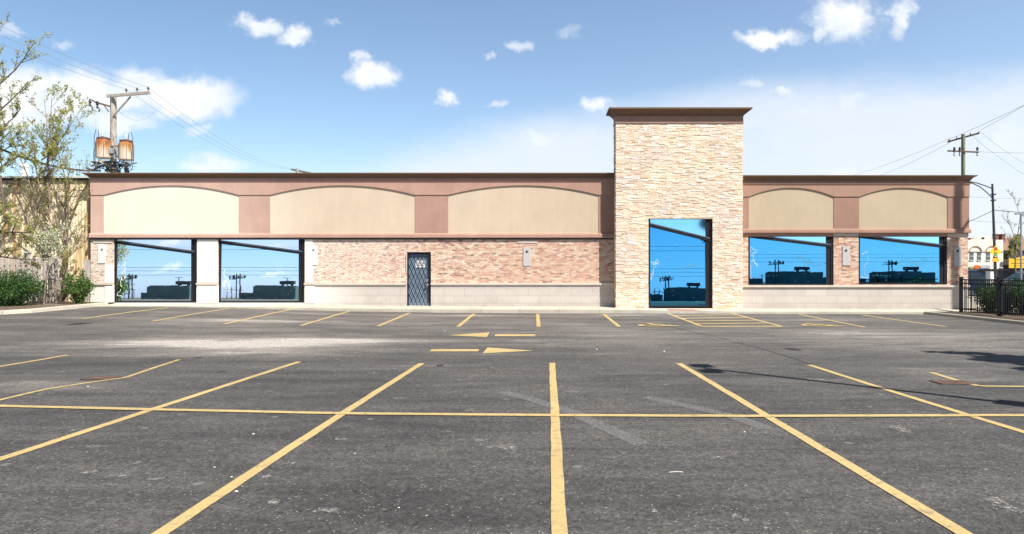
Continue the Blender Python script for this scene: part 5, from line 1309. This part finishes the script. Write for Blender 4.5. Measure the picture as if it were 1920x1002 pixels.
# parked cars seen over the fence
def car(name, label, x0_, y0_, L, Wd, prof, glass, paint, face=1):
    """prof: side outline (x,z) along the car, x from 0 nose to L tail; glass: side glass outline"""
    c = empty(name, (x0_, y0_, 0), label, 'car', 'cars on the street beyond the hedge')
    def fx(x): return x0_+face*x
    def side(poly): return [(fx(x), z) for x, z in (poly if face > 0 else poly[::-1])]
    body = MB(); P_ = prof; cs = len(P_); hw = Wd/2
    # lofted shell: the roof tucks in
    def inset(z): return hw-(0 if z < .95 else (z-.95)*.22)-(0 if z > .35 else .05)
    L_ = [(fx(x), y0_-inset(z), z) for x, z in P_]; R_ = [(fx(x), y0_+inset(z), z) for x, z in P_]
    body.face(L_); body.face(R_[::-1])
    for k in range(cs): body.face([L_[k], R_[k], R_[(k+1) % cs], L_[(k+1) % cs]])
    bo = body.build('body', paint, c); shade_bevel(bo, .05, 3)
    gl = MB(); gm_ = mat('car_glass', (.02, .03, .035), .08, spec=.8)
    for poly in glass:
        gl.face([(fx(x), y0_-inset(z)-.012, z) for x, z in poly]); gl.face([(fx(x), y0_+inset(z)+.012, z) for x, z in poly[::-1]])
    gl.build('side_window', gm_, bo)
    for (xa, za_), (xb, zb_) in ((P_[i], P_[i+1]) for i in range(cs-1)):
        if (za_ > .95 or zb_ > .95) and abs(zb_-za_) > .25:
            wm = MB(); d_ = Vector((fx(xb)-fx(xa), 0, zb_-za_)); nrm = Vector((d_.z, 0, -d_.x)).normalized(); nrm = nrm if nrm.z > 0 else -nrm
            a_ = Vector((fx(xa), 0, za_)).lerp(Vector((fx(xb), 0, zb_)), .12)+nrm*.015; b_ = Vector((fx(xa), 0, za_)).lerp(Vector((fx(xb), 0, zb_)), .9)+nrm*.015
            wm.face([(a_.x, y0_-inset(a_.z)+.09, a_.z), (a_.x, y0_+inset(a_.z)-.09, a_.z), (b_.x, y0_+inset(b_.z)-.09, b_.z), (b_.x, y0_-inset(b_.z)+.09, b_.z)]); wm.build('windscreen', gm_, bo)
    for x in (.85, L-.9):
        for s_ in (-1, 1):
            y_ = y0_+s_*(hw-.11); mb = MB(); pts = [(fx(x), y_-.11, .33), (fx(x), y_+.11, .33)]; mb.tube(pts, .33, 20); wh_ = mb.build('wheel', mat('tyre', (.02, .02, .02), .8), c)
            mb = MB().tube([(fx(x), y_-.12, .33), (fx(x), y_+.12, .33)], .2, 14); mb.build('rim', M_grey, wh_)
    for s_ in (-1, 1):
        mb = MB().box(min(fx(.0), fx(.25)), max(fx(.0), fx(.25)), y0_+s_*(hw-.32)-.15, y0_+s_*(hw-.32)+.15, .62, .76); shade_bevel(mb.build('headlight', M_porc, c), .03)
        mb = MB().box(min(fx(L-.08), fx(L+.01)), max(fx(L-.08), fx(L+.01)), y0_+s_*(hw-.25)-.12, y0_+s_*(hw-.25)+.12, .75, .95); mb.build('tail_light', mat('tail_red', (.4, .01, .01), .3), c)
        mb = MB().box(min(fx(L*.33), fx(L*.33+.12)), max(fx(L*.33), fx(L*.33+.12)), y0_+s_*(hw+.06)-.07, y0_+s_*(hw+.06)+.07, .98, 1.12); shade_bevel(mb.build('wing_mirror', M_porc if s_ < 0 else M_black, c), .02)
    mb = MB()
    for s_ in (-1, 1): mb.tube([(fx(L*.42), y0_+s_*(hw-.28), prof_top(P_)+.05), (fx(L*.85), y0_+s_*(hw-.28), prof_top(P_)+.05)], .018, 6)
    mb.build('roof_rail', M_grey, c)
    return c
def prof_top(P_): return max(z for _, z in P_)
suv = [(0, .35), (0, .72), (.15, .95), (1.05, 1.08), (1.75, 1.66), (2.3, 1.78), (4.0, 1.76), (4.55, 1.25), (4.65, .95), (4.65, .35)]
sed = [(0, .3), (0, .62), (.12, .78), (1.2, .96), (2.0, 1.40), (2.5, 1.5), (3.3, 1.48), (4.2, 1.08), (4.75, 1.0), (4.8, .3)]
gS = [[(1.35, 1.12), (1.85, 1.58), (2.55, 1.68), (2.55, 1.1)], [(2.65, 1.1), (2.65, 1.68), (3.6, 1.66), (3.6, 1.12)], [(3.7, 1.12), (3.7, 1.64), (3.98, 1.6), (4.3, 1.15)]]
gD = [[(1.45, 1.0), (2.1, 1.36), (2.65, 1.43), (2.65, .98)], [(2.75, .98), (2.75, 1.43), (3.3, 1.41), (3.85, 1.08), (3.85, 1.0)]]
M_blue = mat('navy_car_paint', (.012, .022, .06), .25, metal=.3); M_blk = mat('black_car_paint', (.012, .013, .016), .2, metal=.2)
cY = 50.
car('parked_suv', 'navy blue sport utility car facing right, half hidden by the shop corner', FX(1872, cY), cY, 4.65, 1.85, suv, gS, M_blue, face=-1)
car('parked_sedan', 'long black car facing left at the right edge above the hedge', FX(1868, cY+5), cY+5, 4.8, 1.8, [(x, z*1.14) for x, z in sed], [[(x, z*1.14) for x, z in p] for p in gD], M_blk, face=1)
# white roadside cabinet and the green hydrant-like base by the lamp pole
mb = MB().box(FX(1857, 47), FX(1865, 47), 47, 47.5, 0, FZ(510, 47)); mb.box(FX(1856.5, 47), FX(1865.5, 47), 46.97, 47.53, FZ(510, 47), FZ(509.3, 47)); tag(shade_bevel(mb.build('utility_cabinet', M_signw), .02), 'white roadside cabinet beside the street lamp base between the two cars', 'cabinet')

# ================================================================== things outside the frame whose shadows or reflections the photo shows
lpb = Vector((8.11, 6.83, 0)); tipd = 8.71
LL = empty('parking_lot_lamp', lpb, 'tall parking lot lamp outside the right edge casting the long thin shadow', 'lamp')
hl = tipd
mb = MB().tube([(lpb.x, lpb.y, 0), (lpb.x, lpb.y, hl)], [.08, .065], 12); mb.build('pole_shaft', M_dkmetal, LL)
mb = MB().lathe((lpb.x, lpb.y, 0), [(.2, 0), (.2, .55), (.14, .6)], 14); mb.build('base', M_conc, LL)
for s_ in (-1, 1):
    mb = MB().box(lpb.x-.17, lpb.x+.17, lpb.y-.2+s_*.34, lpb.y+.2+s_*.34, hl-.04, hl+.10); mb.bar((lpb.x, lpb.y, hl+.02), (lpb.x, lpb.y+s_*.3, hl+.02), .06); shade_bevel(mb.build('lamp_head', M_dkmetal, LL), .02)
mb = MB(); dd_ = Vector((math.cos(R(45)), math.sin(R(45)), 0)); c_ = Vector((lpb.x, lpb.y, 3.4)); mb.face([c_-dd_*.2-Vector((0, 0, .5)), c_+dd_*.2-Vector((0, 0, .5)), c_+dd_*.2+Vector((0, 0, .18)), c_-dd_*.2+Vector((0, 0, .18))])
mb.prism([(0, 0), (.01, 0), (.01, .01), (0, .01)], -200, -199.99) if False else None
sgo = mb.build('notice_plate', M_grey, LL); so = sgo.modifiers.new('thick', 'SOLIDIFY'); so.thickness = .01
rt = random.Random(91)
tb_ = Vector((13.6, 8.6, 0))
tree('shade_tree', tb_, 'leafy tree outside the right edge casting the dappled shadow on the lot', 'tree', grow(tb_, 6.4, .72, rt, 3, .12, 1, (13, 15), .12, .72, leaf=.085, leafn=20, wob=.03, shrink=.30), M_bark, M_leaf_mid)
# the other side of the main road, seen mirrored in the shop windows
OY = -200.; OD = 259.
def ox(px): return (px-CX)*OD/FP
def oz(d): return CH+d*OD/FP
M_far = mat('far_dark_brick', (.09, .14, .155), .9, var=.2, vscale=.3)
names_ = [('first window from the left', 291, 1.0), ('second window from the left', 490, 1.0), ('tall tower window', 1276, .85), ('window right of the tower', 1483, .95), ('rightmost window', 1693, .95)]
for i, (wn, pc_, k) in enumerate(names_):
    r = empty('low_dark_building', (ox(pc_+25), OY, 0), 'low dark flat roofed building mirrored in the '+wn, 'building', 'dark buildings mirrored in the shop windows')
    mb = MB().box(ox(pc_-16*k), ox(pc_+64*k), OY-20, OY, -.1, oz(15)); mb.box(ox(pc_-14*k), ox(pc_+40*k), OY-19, OY-1, oz(15), oz(17)); mb.build('wall', M_far, r)
    mb = MB().box(ox(pc_+22*k), ox(pc_+50*k), OY-8, OY-6, oz(19.5), oz(26)); mb.box(ox(pc_+26*k), ox(pc_+28*k), OY-8, OY-6, oz(16), oz(20)); mb.box(ox(pc_+44*k), ox(pc_+46*k), OY-8, OY-6, oz(16), oz(20)); mb.build('rooftop_board', M_dkmetal, r)
    mb = MB().box(ox(pc_-90*k), ox(pc_-18*k), OY-32, OY-22, -.1, oz(4)); 
    rq = random.Random(i)
    x_ = pc_-85*k
    while x_ < pc_-20*k: w_ = rq.uniform(4, 12); mb.box(ox(x_), ox(x_+w_), OY-40, OY-33, -.1, oz(4+rq.uniform(0, 4))); x_ += w_
    mb.build('outbuilding', M_far, r)
    r = empty('twin_utility_pole', (ox(pc_-35*k), OY+4, 0), 'pair of utility poles with crossarms mirrored in the '+wn, 'utility pole', 'utility poles mirrored in the shop windows')
    mb = MB()
    for dx in (-3.2*k, 3.2*k): mb.tube([(ox(pc_-35*k+dx), OY+4, 0), (ox(pc_-35*k+dx), OY+4, oz(38))], .22, 8)
    mb.build('pole_shaft', M_dkmetal, r)
    mb = MB()
    for z_, a_, b_ in ((33, -14, 12), (29, -17, 10), (31, -8, 15)): mb.bar((ox(pc_-35*k+a_*k), OY+4, oz(z_-1)), (ox(pc_-35*k+b_*k), OY+4.5, oz(z_+1)), .2, .22)
    for q in range(9): x_ = ox(pc_-35*k+rq.uniform(-16, 14)*k); mb.box(x_-.18, x_+.18, OY+4, OY+4.4, oz(rq.uniform(27, 33)), oz(rq.uniform(34, 36)))
    mb.build('crossarm', M_dkmetal, r)
    r = empty('far_lamp_post', (ox(pc_+60*k), OY+6, 0), 'thin lamp post mirrored in the '+wn, 'lamp post', 'lamp posts mirrored in the shop windows')
    mb = MB().tube([(ox(pc_+60*k), OY+6, 0), (ox(pc_+59*k), OY+6, oz(30))], .16, 6); mb.build('pole_shaft', M_dkmetal, r)
    mb = MB().bar((ox(pc_+52*k), OY+6, oz(31)), (ox(pc_+66*k), OY+6, oz(30)), .16); mb.build('lamp_head', M_dkmetal, r)
    for q in range(4):
        x_ = ox(pc_-60*k+q*8.5); mb = MB().tube([(x_, OY+2, 0), (x_, OY+2, oz(9+rq.uniform(0, 7)))], .14, 6); mb.tube([(x_-.8, OY+2, oz(8)), (x_+.8, OY+2, oz(8.4))], .1, 5); tag(mb.build('thin_mast', M_dkmetal), 'thin masts mirrored in the '+wn, 'mast', 'masts mirrored in the shop windows')
wd = ['lowest', 'second lowest', 'middle', 'upper', 'highest']
for k, z_ in enumerate((5.2, 6.1, 6.9, 10.6, 11.6)):
    wire((-170, -80, z_), (170, -78, z_+.3), .2+.1*k, .035, '%s long street wire mirrored across the shop windows' % wd[k], M_wire, group='street wires mirrored in the shop windows')
# small things lying on the asphalt
rd = random.Random(17)
for k, (px, py, s_, lab) in enumerate([(475, 815, .035, 'pale stone alone on the dark asphalt, left of the centre stripe'), (402, 877, .022, 'small tan pebble left of the long diagonal stripe'), (434, 895, .022, 'small tan pebble touching the lower diagonal stripe edge'),
                                 (443, 923, .035, 'pale pebble lying on the lower part of the diagonal stripe'), (165, 726, .04, 'white pebble beside the wavy stripe'), (1245, 660, .06, 'small white crumpled scrap in the driving lane'),
                                 (665, 851, .02, 'tiny white bead like stone in the left bay'), (1396, 811, .03, 'tiny white chip right of the centre stripe'), (834, 621, .05, 'pale blue scrap beside the arrow tip'), (1119, 656, .05, 'pale blue scrap right of the arrows'),
                                 (748, 953, .02, 'white chip near the bottom left of centre')]):
    s_ *= .45; c = gp(px, py); mb = MB(); prof_ = [(s_*.5, 0), (s_*.95, s_*.25), (s_*.8, s_*.6), (s_*.35, s_*.8)]; mb.lathe((c.x, c.y, c.z), prof_, 8)
    mb.v = [(a_+rd.uniform(-.15, .15)*s_, b_+rd.uniform(-.15, .15)*s_, c2) for a_, b_, c2 in mb.v]
    tag(mb.build('pebble' if 'stone' in lab or 'pebble' in lab or 'chip' in lab else 'scrap', mat('pale_stone', (.62, .56, .48), .8) if 'blue' not in lab else mat('blue_scrap', (.35, .6, .75), .6)), lab, 'pebble' if 'scrap' not in lab else 'scrap')
c = gp(1268, 888); mb = MB().tube([(c.x-.06, c.y, c.z+.008), (c.x, c.y+.01, c.z+.012), (c.x+.06, c.y+.004, c.z+.008)], .006, 5); tag(mb.build('twig', M_fencew), 'short pale twig on the asphalt right of the centre stripe', 'twig')
